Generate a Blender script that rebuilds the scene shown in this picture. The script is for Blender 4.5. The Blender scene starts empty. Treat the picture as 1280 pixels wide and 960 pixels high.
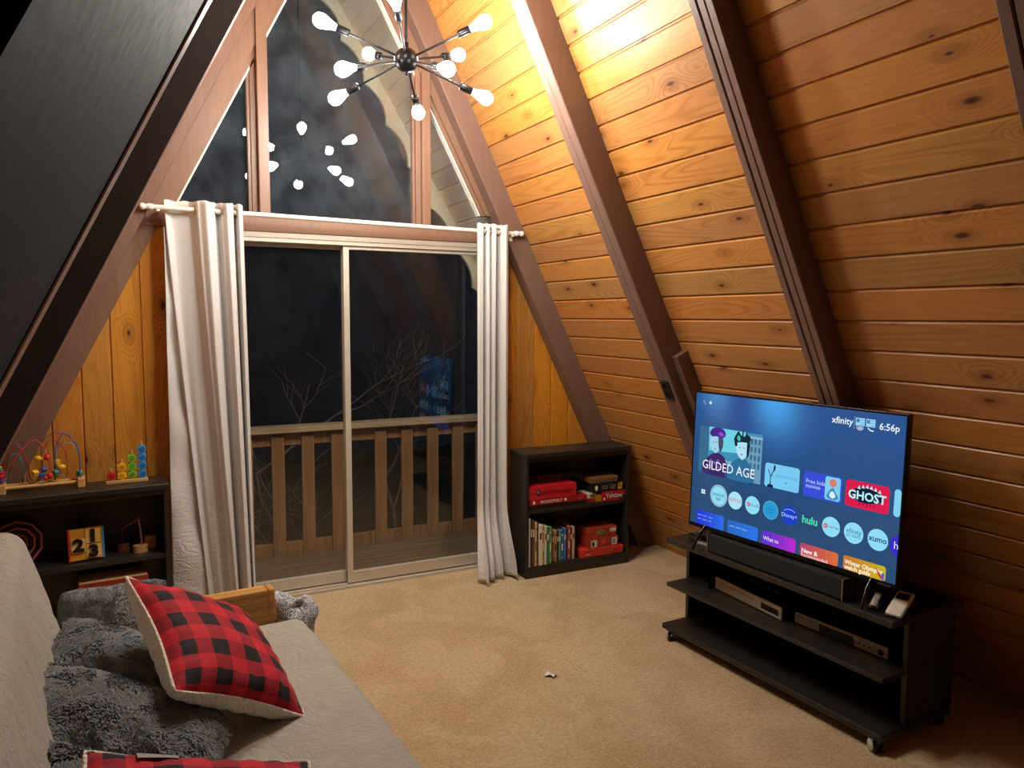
import bpy, bmesh, math, random
from mathutils import Vector, Matrix
R = math.radians
random.seed(7)
S = bpy.context.scene
COL = S.collection
# ------------------------------------------------------------------ helpers
def lin(c):
    if isinstance(c, str):
        c = tuple(int(c[i:i+2], 16)/255 for i in (0, 2, 4))
    return tuple(v/12.92 if v <= .04045 else ((v+.055)/1.055)**2.4 for v in c[:3]) + (1.0,)

def frame(o, x, y, z):
    m = Matrix.Identity(4)
    for i, a in enumerate((x, y, z)):
        for k in range(3): m[k][i] = a[k]
    for k in range(3): m[k][3] = o[k]
    return m

def T(x, y, z): return Matrix.Translation((x, y, z))
def RX(a): return Matrix.Rotation(R(a), 4, 'X')
def RY(a): return Matrix.Rotation(R(a), 4, 'Y')
def RZ(a): return Matrix.Rotation(R(a), 4, 'Z')

class MB:
    def __init__(s): s.v = []; s.f = []; s.m = []; s.s = []; s.uv = {}
    def add(s, vs, fs, mat=0, smooth=False, M=None, uvs=None):
        b = len(s.v)
        for p in vs:
            p = Vector(p)
            s.v.append(M @ p if M is not None else p)
        for k, f in enumerate(fs):
            s.f.append([b+i for i in f]); s.m.append(mat); s.s.append(smooth)
            if uvs: s.uv[len(s.f)-1] = [uvs[i] for i in f]
        return s
    def box(s, c, d, M=None, bev=0, mat=0, seg=2):
        bm = bmesh.new(); bmesh.ops.create_cube(bm, size=1)
        for v in bm.verts: v.co = Vector((v.co.x*d[0]+c[0], v.co.y*d[1]+c[1], v.co.z*d[2]+c[2]))
        if bev > 0: bmesh.ops.bevel(bm, geom=bm.edges[:], offset=min(bev, min(d)*.45), segments=seg, profile=.5, affect='EDGES')
        s.bm(bm, mat, False, M); return s
    def bm(s, bm, mat=0, smooth=False, M=None):
        bm.verts.ensure_lookup_table(); bm.verts.index_update()
        s.add([v.co.copy() for v in bm.verts], [[v.index for v in f.verts] for f in bm.faces], mat, smooth, M); bm.free()
    def cyl(s, p0, p1, r, r2=None, n=16, mat=0, M=None, caps=True):
        return s.tube([p0, p1], [r, r if r2 is None else r2], n, mat, M, caps)
    def tube(s, pts, r, n=8, mat=0, M=None, caps=True, closed=False):
        pts = [Vector(p) for p in pts]; k = len(pts)
        rr = r if isinstance(r, (list, tuple)) else [r]*k
        vs = []; up = None
        for i, p in enumerate(pts):
            if closed: t = pts[(i+1) % k]-pts[i-1]
            else: t = pts[min(i+1, k-1)]-pts[max(i-1, 0)]
            if t.length < 1e-9: t = Vector((0, 0, 1))
            t.normalize()
            if up is None: up = Vector((0, 0, 1)) if abs(t.z) < .9 else Vector((1, 0, 0))
            a = up - t*up.dot(t)
            if a.length < 1e-6: a = t.orthogonal()
            a.normalize(); up = a; b = t.cross(a)
            for j in range(n):
                an = 2*math.pi*j/n
                vs.append(p + a*math.cos(an)*rr[i] + b*math.sin(an)*rr[i])
        fs = []
        for i in range(k if closed else k-1):
            for j in range(n):
                i2 = (i+1) % k
                fs.append([i*n+j, i*n+(j+1) % n, i2*n+(j+1) % n, i2*n+j])
        s.add(vs, fs, mat, True, M)
        if caps and not closed:
            s.add(vs[:n], [list(range(n))[::-1]], mat, False, M); s.add(vs[-n:], [list(range(n))], mat, False, M)
        return s
    def lathe(s, prof, n=20, mat=0, M=None, smooth=True):
        vs = []; k = len(prof)
        for r, z in prof:
            for j in range(n):
                a = 2*math.pi*j/n; vs.append((r*math.cos(a), r*math.sin(a), z))
        fs = [[i*n+j, i*n+(j+1) % n, (i+1)*n+(j+1) % n, (i+1)*n+j] for i in range(k-1) for j in range(n)]
        s.add(vs, fs, mat, smooth, M)
        if prof[0][0] > 1e-4: s.add(vs[:n], [list(range(n))[::-1]], mat, False, M)
        if prof[-1][0] > 1e-4: s.add(vs[-n:], [list(range(n))], mat, False, M)
        return s
    def ball(s, c, r, n=16, mat=0, M=None):
        r = r if isinstance(r, (list, tuple)) else (r, r, r)
        m = Matrix.Translation(c) @ Matrix.Diagonal((r[0], r[1], r[2], 1))
        if M is not None: m = M @ m
        h = n//2
        return s.lathe([(max(math.sin(math.pi*i/h), 1e-5), -math.cos(math.pi*i/h)) for i in range(h+1)], n, mat, m)
    def torus(s, M, Rr, r, n=24, k=8, mat=0):
        return s.tube([(Rr*math.cos(2*math.pi*i/n), Rr*math.sin(2*math.pi*i/n), 0) for i in range(n)], r, k, mat, M, closed=True)
    def prism(s, poly, w0, w1, M=None, mat=0, smooth=False):
        n = len(poly)
        vs = [(p[0], p[1], w0) for p in poly]+[(p[0], p[1], w1) for p in poly]
        fs = [[i, (i+1) % n, n+(i+1) % n, n+i] for i in range(n)]
        s.add(vs, fs, mat, smooth, M); s.add(vs, [list(range(n))[::-1], list(range(n, 2*n))], mat, False, M); return s
    def poly(s, poly, w, M=None, mat=0):
        s.add([(p[0], p[1], w) for p in poly], [list(range(len(poly)))], mat, False, M); return s
    def grid(s, f, nu, nv, mat=0, M=None, uv=None, smooth=True, wrap=False):
        vs = []; us = []
        for i in range(nu+1):
            for j in range(nv+1):
                vs.append(f(i/nu, j/nv)); us.append(uv(i/nu, j/nv) if uv else (i/nu, j/nv))
        w = nv+1
        fs = [[i*w+j, (i+1)*w+j, (i+1)*w+j+1, i*w+j+1] for i in range(nu) for j in range(nv)]
        s.add(vs, fs, mat, smooth, M, us); return s
    def text(s, txt, size, M, mat=0, al='LEFT', depth=0.0, sx=1.0, bold=0.0, res=2):
        cu = bpy.data.curves.new('t', 'FONT'); cu.body = txt; cu.size = size; cu.align_x = al; cu.align_y = 'CENTER'
        cu.resolution_u = res; cu.extrude = depth; cu.offset = bold
        o = bpy.data.objects.new('t', cu); COL.objects.link(o)
        dg = bpy.context.evaluated_depsgraph_get(); e = o.evaluated_get(dg); me = e.to_mesh()
        s.add([(v.co.x*sx, v.co.y, v.co.z) for v in me.vertices], [list(p.vertices) for p in me.polygons], mat, False, M)
        e.to_mesh_clear(); bpy.data.objects.remove(o); bpy.data.curves.remove(cu); return s
    def build(s, name, mats, parent=None, M=None, fixn=True):
        me = bpy.data.meshes.new(name); me.from_pydata([tuple(v) for v in s.v], [], s.f)
        for m in (mats if isinstance(mats, (list, tuple)) else [mats]): me.materials.append(m)
        me.polygons.foreach_set('material_index', s.m); me.polygons.foreach_set('use_smooth', s.s)
        if s.uv:
            l = me.uv_layers.new(name='UVMap')
            for fi, us in s.uv.items():
                for li, u in zip(me.polygons[fi].loop_indices, us): l.data[li].uv = u
        if fixn:
            bm = bmesh.new(); bm.from_mesh(me); bmesh.ops.recalc_face_normals(bm, faces=bm.faces); bm.to_mesh(me); bm.free()
        me.update()
        o = bpy.data.objects.new(name, me); COL.objects.link(o)
        if parent is not None: o.parent = parent
        if M is not None: o.matrix_local = M
        return o

def empty(name, M=None):
    o = bpy.data.objects.new(name, None); o.empty_display_size = .05; COL.objects.link(o)
    if M is not None: o.matrix_world = M
    return o
def tag(o, label, cat, group=None, kind=None):
    o['label'] = label; o['category'] = cat
    if group: o['group'] = group
    if kind: o['kind'] = kind
    return o
def thing(name, M, label, cat, group=None): return tag(empty(name, M), label, cat, group)
def struct(o): o['kind'] = 'structure'; return o
def dup(root, M, label=None):
    r = root.copy(); COL.objects.link(r); r.matrix_world = M
    if label: r['label'] = label
    for ch in list(root.children):
        c = ch.copy(); COL.objects.link(c); c.parent = r; c.matrix_local = ch.matrix_local.copy()
        for g in ch.children:
            d = g.copy(); COL.objects.link(d); d.parent = c; d.matrix_local = g.matrix_local.copy()
    return r

# ------------------------------------------------------------------ materials
class NT:
    def __init__(s, name):
        s.mat = bpy.data.materials.new(name); s.mat.use_nodes = True; s.t = s.mat.node_tree
        s.t.nodes.clear(); s.out = s.t.nodes.new('ShaderNodeOutputMaterial')
    def n(s, typ, ins=None, **at):
        nd = s.t.nodes.new('ShaderNode'+typ)
        for k, v in at.items(): setattr(nd, k, v)
        for k, v in (ins or {}).items(): s.set(nd.inputs[k], v)
        return nd
    def set(s, sock, v):
        if isinstance(v, bpy.types.NodeSocket): s.t.links.new(v, sock)
        else: sock.default_value = v
    def m(s, op, a, b=None, c=None, clamp=False):
        nd = s.t.nodes.new('ShaderNodeMath'); nd.operation = op; nd.use_clamp = clamp
        for i, v in enumerate((a, b, c)):
            if v is not None: s.set(nd.inputs[i], v)
        return nd.outputs[0]
    def mix(s, f, a, b, mode='MIX'):
        nd = s.t.nodes.new('ShaderNodeMix'); nd.data_type = 'RGBA'; nd.blend_type = mode
        s.set(nd.inputs[0], f); s.set(nd.inputs[6], a); s.set(nd.inputs[7], b); return nd.outputs[2]
    def rng(s, v, a, b, c=0.0, d=1.0, smooth=True):
        nd = s.t.nodes.new('ShaderNodeMapRange'); nd.interpolation_type = 'SMOOTHSTEP' if smooth else 'LINEAR'
        for i, x in enumerate((v, a, b, c, d)): s.set(nd.inputs[i], x)
        return nd.outputs[0]
    def noise(s, vec, scale=1.0, detail=2.0, rough=.5, dist=0.0):
        nd = s.n('TexNoise', {'Scale': scale, 'Detail': detail, 'Roughness': rough, 'Distortion': dist})
        if vec is not None: s.set(nd.inputs['Vector'], vec)
        return nd.outputs[0]
    def xyz(s, a, b, c=0.0): return s.n('CombineXYZ', {0: a, 1: b, 2: c}).outputs[0]
    def obj(s): return s.n('TexCoord').outputs['Object']
    def uv(s): return s.n('TexCoord').outputs['UV']
    def bump(s, h, st=.3, dist=.01): return s.n('Bump', {'Strength': st, 'Distance': dist, 'Height': h}).outputs[0]
    def bsdf(s, col, rough=.5, metal=0.0, normal=None, spec=.5, **kw):
        b = s.n('BsdfPrincipled', {'Base Color': col, 'Roughness': rough, 'Metallic': metal, 'Specular IOR Level': spec})
        if normal is not None: s.set(b.inputs['Normal'], normal)
        for k, v in kw.items(): s.set(b.inputs[k.replace('_', ' ')], v)
        s.t.links.new(b.outputs[0], s.out.inputs[0]); return s.mat

def plain(name, c, rough=.5, metal=0.0, var=.12, scale=30, spec=.5, bump=0.0, **kw):
    t = NT(name); n = t.noise(t.obj(), scale, 3)
    c = lin(c); d = tuple(x*(1-var) for x in c[:3])+(1,); e = tuple(min(1, x*(1+var)) for x in c[:3])+(1,)
    col = t.mix(n, d, e)
    rr = t.rng(n, .2, .8, max(0, rough-.06), min(1, rough+.06))
    return t.bsdf(col, rr, metal, t.bump(n, bump, .004) if bump else None, spec, **kw)
def emis(name, c, st=1.0):
    t = NT(name); e = t.n('Emission', {'Color': lin(c), 'Strength': st})
    t.t.links.new(e.outputs[0], t.out.inputs[0]); return t.mat

def planks(name, base, dark, pitch, sat=.3, ring=.45, rough=.38, knots=.62, phase=0.0):
    """boards from UV metres: u along the board, v across; every board its own grain and tint"""
    t = NT(name); sp = t.n('SeparateXYZ', {0: t.uv()}); u, v = sp.outputs[0], sp.outputs[1]
    idx = t.m('FLOOR', t.m('DIVIDE', v, pitch))
    wn = t.n('TexWhiteNoise', {'W': t.m('ADD', idx, 3.7)}, noise_dimensions='1D'); r1 = wn.outputs['Value']
    rc = t.n('SeparateColor', {0: wn.outputs['Color']}); r2, r3 = rc.outputs[0], rc.outputs[1]
    uo = t.m('ADD', u, t.m('MULTIPLY', r1, 60.0))
    kv = t.n('TexVoronoi', {'Vector': t.xyz(t.m('MULTIPLY', uo, 3.0), t.m('ADD', t.m('MULTIPLY', t.m('FRACT', t.m('DIVIDE', v, pitch)), .95), t.m('MULTIPLY', idx, 7.3)), 0.0), 'Scale': 1.0, 'Randomness': .9}, voronoi_dimensions='2D')
    kd = kv.outputs['Distance']; kq = t.n('SeparateColor', {0: kv.outputs['Color']}); kc, kc2 = kq.outputs[0], kq.outputs[1]
    on = t.m('GREATER_THAN', kc, knots)
    kr = t.m('MULTIPLY', on, t.rng(kd, t.m('MULTIPLY', kc2, .035), t.m('ADD', .035, t.m('MULTIPLY', kc2, .075)), 1.0, 0.0))
    near = t.m('MULTIPLY', on, t.rng(kd, .0, .55, 1.0, 0.0))
    n1 = t.noise(t.xyz(t.m('MULTIPLY', uo, .75), t.m('MULTIPLY', v, 7.5), t.m('MULTIPLY', r2, 40.0)), 1.0, 1.0, .35)
    n1 = t.m('ADD', n1, t.m('MULTIPLY', near, .30))
    wob = t.noise(t.xyz(t.m('MULTIPLY', uo, 6.0), t.m('MULTIPLY', v, 60.0), r1), 1.0, 2.0)
    ph = t.m('ADD', t.m('MULTIPLY', n1, 105.0), t.m('MULTIPLY', wob, 1.2))
    sn = t.m('ADD', t.m('MULTIPLY', t.m('SINE', ph), .5), .5)
    rg = t.m('POWER', sn, 2.5)
    amp = t.noise(t.xyz(t.m('MULTIPLY', uo, 1.3), t.m('MULTIPLY', v, 6.0), r1), 1.0, 1.0)
    rg = t.m('MULTIPLY', rg, t.rng(amp, .35, .65, .25, 1.0))
    fib = t.noise(t.xyz(t.m('MULTIPLY', uo, 5.0), t.m('MULTIPLY', v, 240.0), r1), 1.0, 2.0)
    b, d = lin(base), lin(dark)
    col = t.mix(t.m('MULTIPLY', rg, ring), b, d)
    col = t.mix(t.m('MULTIPLY', t.rng(fib, .35, .75), .22), col, d)
    hs = t.n('HueSaturation', {'Hue': t.m('ADD', .5, t.m('MULTIPLY', t.m('SUBTRACT', r3, .5), .014)), 'Saturation': t.m('ADD', 1.0-sat*.25, t.m('MULTIPLY', r2, sat*.5)),
            'Value': t.m('ADD', .88, t.m('MULTIPLY', r1, .24)), 'Color': col})
    kcol = lin((.30, .15, .07))
    col = t.mix(t.m('MULTIPLY', t.rng(near, .55, .95), .35), hs.outputs[0], lin((.42, .20, .07)))
    col = t.mix(kr, col, kcol)
    return t.bsdf(col, t.rng(fib, .2, .8, rough-.06, rough+.08), 0.0, t.bump(t.m('ADD', fib, t.m('MULTIPLY', rg, .5)), .10, .002), .45)

M = {}
PITCH = .1127*math.hypot(1, .5)
M['plank'] = planks('varnished_pine_boards', 'b98449', '89531d', PITCH, sat=.16, knots=.72)
M['gable'] = planks('amber_pine_boards', 'cc8c38', '935416', .135, sat=.15, knots=.7)
M['soffit'] = planks('weathered_grey_boards', 'dcd2be', 'b4aa98', PITCH, sat=.1, ring=.15, knots=.9)
M['rearwood'] = planks('dark_pine_boards', '8a5426', '5a3010', .14)
def rafter_mat(name, c, rough=.4, var=.18):
    t = NT(name); o = t.obj(); sp = t.n('SeparateXYZ', {0: o})
    n = t.noise(t.xyz(t.m('MULTIPLY', sp.outputs[0], 60.0), t.m('MULTIPLY', sp.outputs[1], 60.0), t.m('MULTIPLY', sp.outputs[2], 3.0)), 1.0, 3.0)
    c = lin(c); d = tuple(x*(1-var) for x in c[:3])+(1,); e = tuple(x*(1+var) for x in c[:3])+(1,)
    return t.bsdf(t.mix(n, d, e), t.rng(n, .2, .8, rough-.08, rough+.08), 0.0, t.bump(n, .15, .003), .5)
M['rafter'] = rafter_mat('brown_painted_beam', '755a4e')
M['rafterblack'] = rafter_mat('charcoal_beam_side', '1f2536', .5)  # near-black blue sides for two left beams, darker than their inner faces
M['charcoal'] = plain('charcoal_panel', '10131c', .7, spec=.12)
M['trim'] = rafter_mat('brown_window_trim', '80604d', .42)

def carpet():
    t = NT('tan_carpet'); o = t.obj()
    f = t.noise(o, 120, 4, .75); p = t.noise(o, 3.0, 3, .6, .6); q = t.noise(o, 60, 4, .7)
    sp = t.n('TexVoronoi', {'Vector': o, 'Scale': 190.0}).outputs['Distance']
    col = t.mix(t.rng(f, .3, .72), lin('b29062'), lin('f4deb2'))
    col = t.mix(t.m('MULTIPLY', t.rng(p, .38, .62), .42), col, lin('f6e2bc'))
    col = t.mix(t.m('MULTIPLY', t.rng(q, .42, .66), .5), col, lin('b48f60'))
    h = t.m('ADD', t.m('ADD', f, t.m('MULTIPLY', q, .8)), t.m('MULTIPLY', sp, .6))
    return t.bsdf(col, .95, 0.0, t.bump(h, .8, .012), .1, Sheen_Weight=.15)
M['carpet'] = carpet()

def glass(name, haze=.02):
    t = NT(name); lw = t.n('LayerWeight', {'Blend': .5}).outputs['Facing']
    f = t.m('ADD', .034, t.m('MULTIPLY', t.m('POWER', lw, 5.0), .95), clamp=True)
    tr = t.n('BsdfTransparent', {'Color': (.95, .97, .98, 1)}); gl = t.n('BsdfGlossy', {'Color': (1, 1, 1, 1), 'Roughness': .0})
    n = t.noise(t.obj(), 6, 4, .65); n2 = t.noise(t.obj(), 90, 2)
    df = t.n('BsdfDiffuse', {'Color': (.62, .82, 1.0, 1)})
    a = t.n('MixShader', {0: f, 1: tr.outputs[0], 2: gl.outputs[0]})
    sp = t.m('MULTIPLY', t.rng(n2, .74, .8), .10)
    b = t.n('MixShader', {0: t.m('ADD', t.m('MULTIPLY', t.rng(n, .25, .75, .35, 1.3), haze), t.m('MULTIPLY', sp, haze*10)), 1: a.outputs[0], 2: df.outputs[0]})
    t.t.links.new(b.outputs[0], t.out.inputs[0]); return t.mat
M['glass'] = glass('door_glass', .004)
M['glassup'] = glass('hazy_upper_glass', .022)  # upper panes get a stronger bluish diffuse haze mixed into the glass
M['alu'] = plain('pale_aluminium', 'cfc9bb', .42, .35, .05)
M['aludark'] = plain('aluminium_shadow_channel', '7c766a', .5, .4)
M['white'] = plain('white_enamel', 'e6e1d8', .35)
M['steel'] = plain('brushed_nickel', 'b9b2a5', .3, .9)
M['black'] = plain('black_laminate', '272422', .38, 0, .2, 14)
M['blackgloss'] = plain('black_gloss_plastic', '0c0c0d', .22)
M['blackmatte'] = plain('black_matte_plastic', '151516', .6)
M['darkgrey'] = plain('dark_grey_plastic', '3a3a3c', .45)
M['cloth_spk'] = plain('black_speaker_cloth', '191a1c', .85, 0, .3, 300, bump=.3)
M['lampblack'] = plain('black_lamp_metal', '16171b', .35, .5)
M['bulb'] = emis('glowing_bulb', (1.0, .98, .94), 290)
# ------------------------------------------------------------------ room shell
CX = 1.09; XR = 3.24; XL = -1.06; YB = -6.2; LEN = math.hypot(1, .5)
def roofR(z, off=0.0): return XR - z/2 - off*1.118
def roofL(z, off=0.0): return XL + z/2 + off*1.118
ZR = (XR-XL)                       # ridge height
mb = MB(); mb.box((CX, (YB+.06)/2, -.05), (4.6, -YB+.06, .1)); struct(mb.build('floor', M['carpet']))

def roof_boards(name, mat, side, y0f, y1f, z0, z1, M_off=0.0, thick=.02):
    """tongue-and-groove boards along y on the sloping roof; V grooves are real; side +1 right, -1 left"""
    mb = MB(); zp = 2.3640; k0 = math.floor((z0-zp)/.1127); k1 = math.ceil((z1-zp)/.1127)
    g = .0022; c = .0075; dep = .0085
    for k in range(k0, k1):
        a = zp+k*.1127; b = a+.1127
        if b < z0 or a > z1: continue
        a = max(a, z0); b = min(b, z1)
        prof = [(a+.0028, -dep), (a+.0042, 0.0), (b-.0100, 0.0), (b-.0030, -dep), (b+.0028, -dep)]
        for y0, y1 in ((y0f, y1f),):
            vs = []; us = []
            for z, off in prof:
                for ye in (y0, y1):
                    y = ye(z) if callable(ye) else ye
                    x = roofR(z, off+M_off) if side > 0 else roofL(z, off+M_off)
                    vs.append((x, y, z-off*.447)); us.append((y, (z-zp)*LEN+.0015 if z < b else (b-zp)*LEN-.001))
            fs = [[2*i, 2*i+1, 2*i+3, 2*i+2] for i in range(len(prof)-1)]
            mb.add(vs, fs, 0, False, None, us)
    # backing sheet so no light leaks
    xa = (roofR if side > 0 else roofL)
    ya0, ya1 = (y0f, y1f)
    f0 = ya0 if callable(ya0) else (lambda z: ya0); f1 = ya1 if callable(ya1) else (lambda z: ya1)
    vs = [(xa(z0, -.02), f0(z0), z0), (xa(z0, -.02), f1(z0), z0), (xa(z1, -.02), f1(z1), z1), (xa(z1, -.02), f0(z1), z1)]
    mb.add(vs, [[0, 1, 2, 3]], 0, False, None, [(0, 0)]*4)
    return struct(mb.build(name, mat, fixn=False))
roof_boards('wall_right', M['plank'], 1, YB, .0, -.02, ZR)
roof_boards('wall_left', M['plank'], -1, YB, .0, -.02, ZR)
edge = lambda z: .80+.196*(z-2.16)
roof_boards('ceiling_overhang_right', M['soffit'], 1, 0.0, edge, .2, ZR)
roof_boards('ceiling_overhang_left', M['soffit'], -1, 0.0, edge, .2, ZR)
mb = MB(); mb.prism([(XL, 0), (XR, 0), (CX, ZR)], 0, .05, frame((0, YB, 0), (1, 0, 0), (0, 0, 1), (0, -1, 0)))
struct(mb.build('wall_rear', M['rearwood']))

# scalloped fascia boards at the outer edge of the overhang
def fascia(name, side):
    mb = MB(); zt = [3.53+.281*i for i in (3, 2, 1, 0, -1, -2, -3, -4, -5, -6, -7)]
    def P(z, off, dy=0.0):
        zz = z-off*.447
        return ((roofR if side > 0 else roofL)(z, 0)-side*off*.894, edge(z)+dy, zz)
    loop = []
    for i in range(len(zt)-1):
        a, b = zt[i], zt[i+1]
        for k in range(9):
            t = k/9; zc = a+(b-a)*t; loop.append((zc, .115-.052*math.sin(math.pi*t)**.8))
    for k in range(len(loop)-1):
        (za, oa), (zb, ob) = loop[k], loop[k+1]
        vs = []
        for dy in (0, .025): vs += [P(za, -.02, dy), P(zb, -.02, dy), P(zb, ob, dy), P(za, oa, dy)]
        mb.add(vs, [[0, 1, 2, 3], [7, 6, 5, 4], [3, 2, 6, 7]])
    return struct(mb.build(name, plain('cream_fascia_paint_'+name, 'e0d6b8', .6)))
fascia('trim_11', 1); fascia('trim_12', -1)

# rafters ------------------------------------------------------------------
def rafter(name, side, y0, y1, dep, mats, plies=3, zmax=None, innermat=0, sidemat=0):
    """a beam down the slope, laminated of plies so that grooves show on its inner face"""
    mb = MB(); zt = ZR-.02-dep*1.9
    w = (y1-y0)/plies
    for k in range(plies):
        a, b = y0+w*k+(.0012 if k else 0), y0+w*(k+1)-(.0012 if k < plies-1 else 0)
        def P(z, off, y):
            x = (roofR(z) if side > 0 else roofL(z))-side*off*.894
            return (x, y, z-off*.447)
        dd = dep-(.002 if k % 2 else 0); c = .004; zb = -.0
        ring = []
        for (y, off) in ((a, -.01), (a, dd-c), (a+c, dd), (b-c, dd), (b, dd-c), (b, -.01)):
            ring.append((y, off))
        n = len(ring); vs = []
        for y, off in ring: vs.append(P(zb+off*.447, off, y))
        for y, off in ring:
            z = ZR-.01
            # meet at the ridge plane
            p = P(z, off, y); x = p[0]
            vs.append((CX, y, (XR-CX)*2-off*1.118*2) if True else p)
        fs = [[i, (i+1) % n, n+(i+1) % n, n+i] for i in range(n)]
        for i, f in enumerate(fs):
            mb.add([vs[q] for q in f], [[0, 1, 2, 3]], innermat if i in (1, 2, 3) else sidemat)
    return struct(mb.build(name, mats))
rafter('trim_1', 1, -.105, 0.0, .125, M['rafter'], 1)
rafter('trim_2', 1, -1.20, -1.085, .13, M['rafter'], 2)
rafter('trim_3', 1, -2.205, -2.095, .105, M['rafter'], 3)
rafter('trim_4', 1, -3.20, -3.085, .13, M['rafter'], 3)
rafter('trim_5', -1, -.105, 0.0, .100, M['rafter'], 1)
rafter('trim_6', -1, -1.20, -1.085, .100, [M['rafterblack'], M['rafter']], 2, innermat=1)
rafter('trim_7', -1, -2.235, -2.10, .079, [M['rafterblack'], M['rafter']], 2, innermat=1)
rafter('trim_8', -1, -3.64, -3.535, .06, M['rafter'], 2)
rafter('trim_9', 1, -4.3, -4.19, .13, M['rafter'], 2)
rafter('trim_10', -1, -4.8, -4.69, .05, M['rafter'], 2)
# charcoal panel closing the left bay
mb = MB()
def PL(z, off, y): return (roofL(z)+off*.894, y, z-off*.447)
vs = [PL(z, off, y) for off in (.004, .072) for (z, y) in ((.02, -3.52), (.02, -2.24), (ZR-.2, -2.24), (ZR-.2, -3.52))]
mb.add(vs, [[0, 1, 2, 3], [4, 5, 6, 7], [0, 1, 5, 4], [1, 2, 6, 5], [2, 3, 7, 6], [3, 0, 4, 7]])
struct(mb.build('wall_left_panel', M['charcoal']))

# gable wall: vertical boards left and right of the door ----------------------
def gable_boards(name, xs, edge_fn):
    mb = MB()
    for a, b in zip(xs[:-1], xs[1:]):
        za, zb = edge_fn(a), edge_fn(b)
        g = .0015; c = .006
        prof = [(a+g, .008), (a+c, 0), (b-c, 0), (b-g, .008), (b+g, .008)]
        vs = []; us = []
        for x, y in prof:
            z = za+(zb-za)*(min(max(x, a), b)-a)/(b-a)
            for zz in (0.0, max(z, .01)):
                vs.append((x, y, zz)); us.append((zz+a*3, a+.0675 if x > b else a+.001+(x-a)*.13/(b-a)))
        # uv v uses board index so each board has one tint
        idx = round((a+5)/.135)
        us = [(u, idx*.135+.004+(max(0, min(1, (vs[i][0]-a)/(b-a))))*.127) for i, (u, _) in enumerate(us)]
        fs = [[2*i, 2*i+1, 2*i+3, 2*i+2] for i in range(4)]
        mb.add(vs, fs, 0, False, None, us)
    x0, x1 = xs[0], xs[-1]
    mb.add([(x0, .012, 0), (x1, .012, 0), (x1, .012, max(.01, edge_fn(x1))), (x0, .012, max(.01, edge_fn(x0)))], [[0, 1, 2, 3]], 0, False, None, [(0, 0)]*4)
    return struct(mb.build(name, M['gable'], fixn=False))
lx = [-1.02, -.885, -.75, -.62, -.486, -.352, -.218, -.085, .055, .19]
gable_boards('wall_far_left', lx, lambda x: min((x-XL)*2, 2.06))
rx = [2.02, 2.063, 2.195, 2.322, 2.448, 2.58, 2.715, 2.85, 2.985, 3.12, 3.22]
gable_boards('wall_far_right', rx, lambda x: min((XR-x)*2, 2.06))

# header beam, jambs, mullions, gable trim ------------------------------------
mb = MB(); mb.box((CX+.015, .02, 2.075), (2.28, .07, .085), bev=.004); mb.box((1.105, -.004, 2.052), (1.83, .02, .02), bev=.003)
struct(mb.build('trim_13', M['trim']))
for i, (a, b, zb) in enumerate(((.640, .697, 3.24), (1.512, .0, 3.24))):
    if i == 1: a, b = 1.515, 1.608
    mb = MB()
    if i == 0:
        mb.box(((.645+.698)/2, .012, (2.115+zb)/2), (.055, .075, zb-2.115), bev=.003)
        mb.box((.628, .045, (2.115+zb)/2), (.03, .05, zb-2.115), bev=.003)
        mb.box((.605, .05, (2.115+zb)/2), (.016, .04, zb-2.115), bev=.002)
    else:
        mb.box((1.585, .012, (2.115+zb)/2), (.05, .075, zb-2.115), bev=.003)
        mb.box((1.545, .03, (2.115+zb)/2), (.03, .05, zb-2.115), bev=.003)
        mb.box((1.523, .045, (2.115+zb)/2), (.014, .04, zb-2.115), bev=.002)
    struct(mb.build('trim_%d' % (14+i), M['trim']))
for side, nm in ((1, 'trim_16'), (-1, 'trim_17')):
    mb = MB(); zb0 = 2.2 if side > 0 else .15
    for (o0, o1, y0, y1, mt) in ((.10, .19, -.01, .045, 0), (.188, .215, .01, .055, 0), (.213, .224, .02, .06, 1)):
        vs = []
        for y in (y0, y1):
            for z, o in ((zb0, o0), (zb0, o1)):
                vs.append(((roofR(z) if side > 0 else roofL(z))-side*o*.894, y, z))
            vs.append((CX, y, ZR-o1*2.236)); vs.append((CX, y, ZR-o0*2.236))
        mb.add(vs, [[0, 1, 2, 3], [7, 6, 5, 4], [0, 1, 5, 4], [1, 2, 6, 5], [2, 3, 7, 6], [3, 0, 4, 7]], mt)
    struct(mb.build(nm, [M['trim'], M['white']]))

# upper panes -----------------------------------------------------------------
def pane(name, pts, mat, y=.058, th=.006, parent=None):
    mb = MB(); mb.prism(pts, 0, th, frame((0, y, 0), (1, 0, 0), (0, 0, 1), (0, 1, 0)))
    o = mb.build(name, mat, parent); return o
zl = lambda x: (x-XL)*2-.02
zr = lambda x: (XR-x)*2-.02
struct(pane('window_1', [(.0, 2.10), (.625, 2.10), (.625, zl(.625)), (.0, zl(.02))], M['glassup']))
struct(pane('window_2', [(.64, 2.10), (1.54, 2.10), (1.54, zr(1.54)), (CX, ZR-.05), (.64, zl(.64))], M['glassup']))
struct(pane('window_3', [(1.56, 2.10), (2.18, 2.10), (2.18, zr(2.18)), (1.56, zr(1.56))], M['glassup']))

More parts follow.
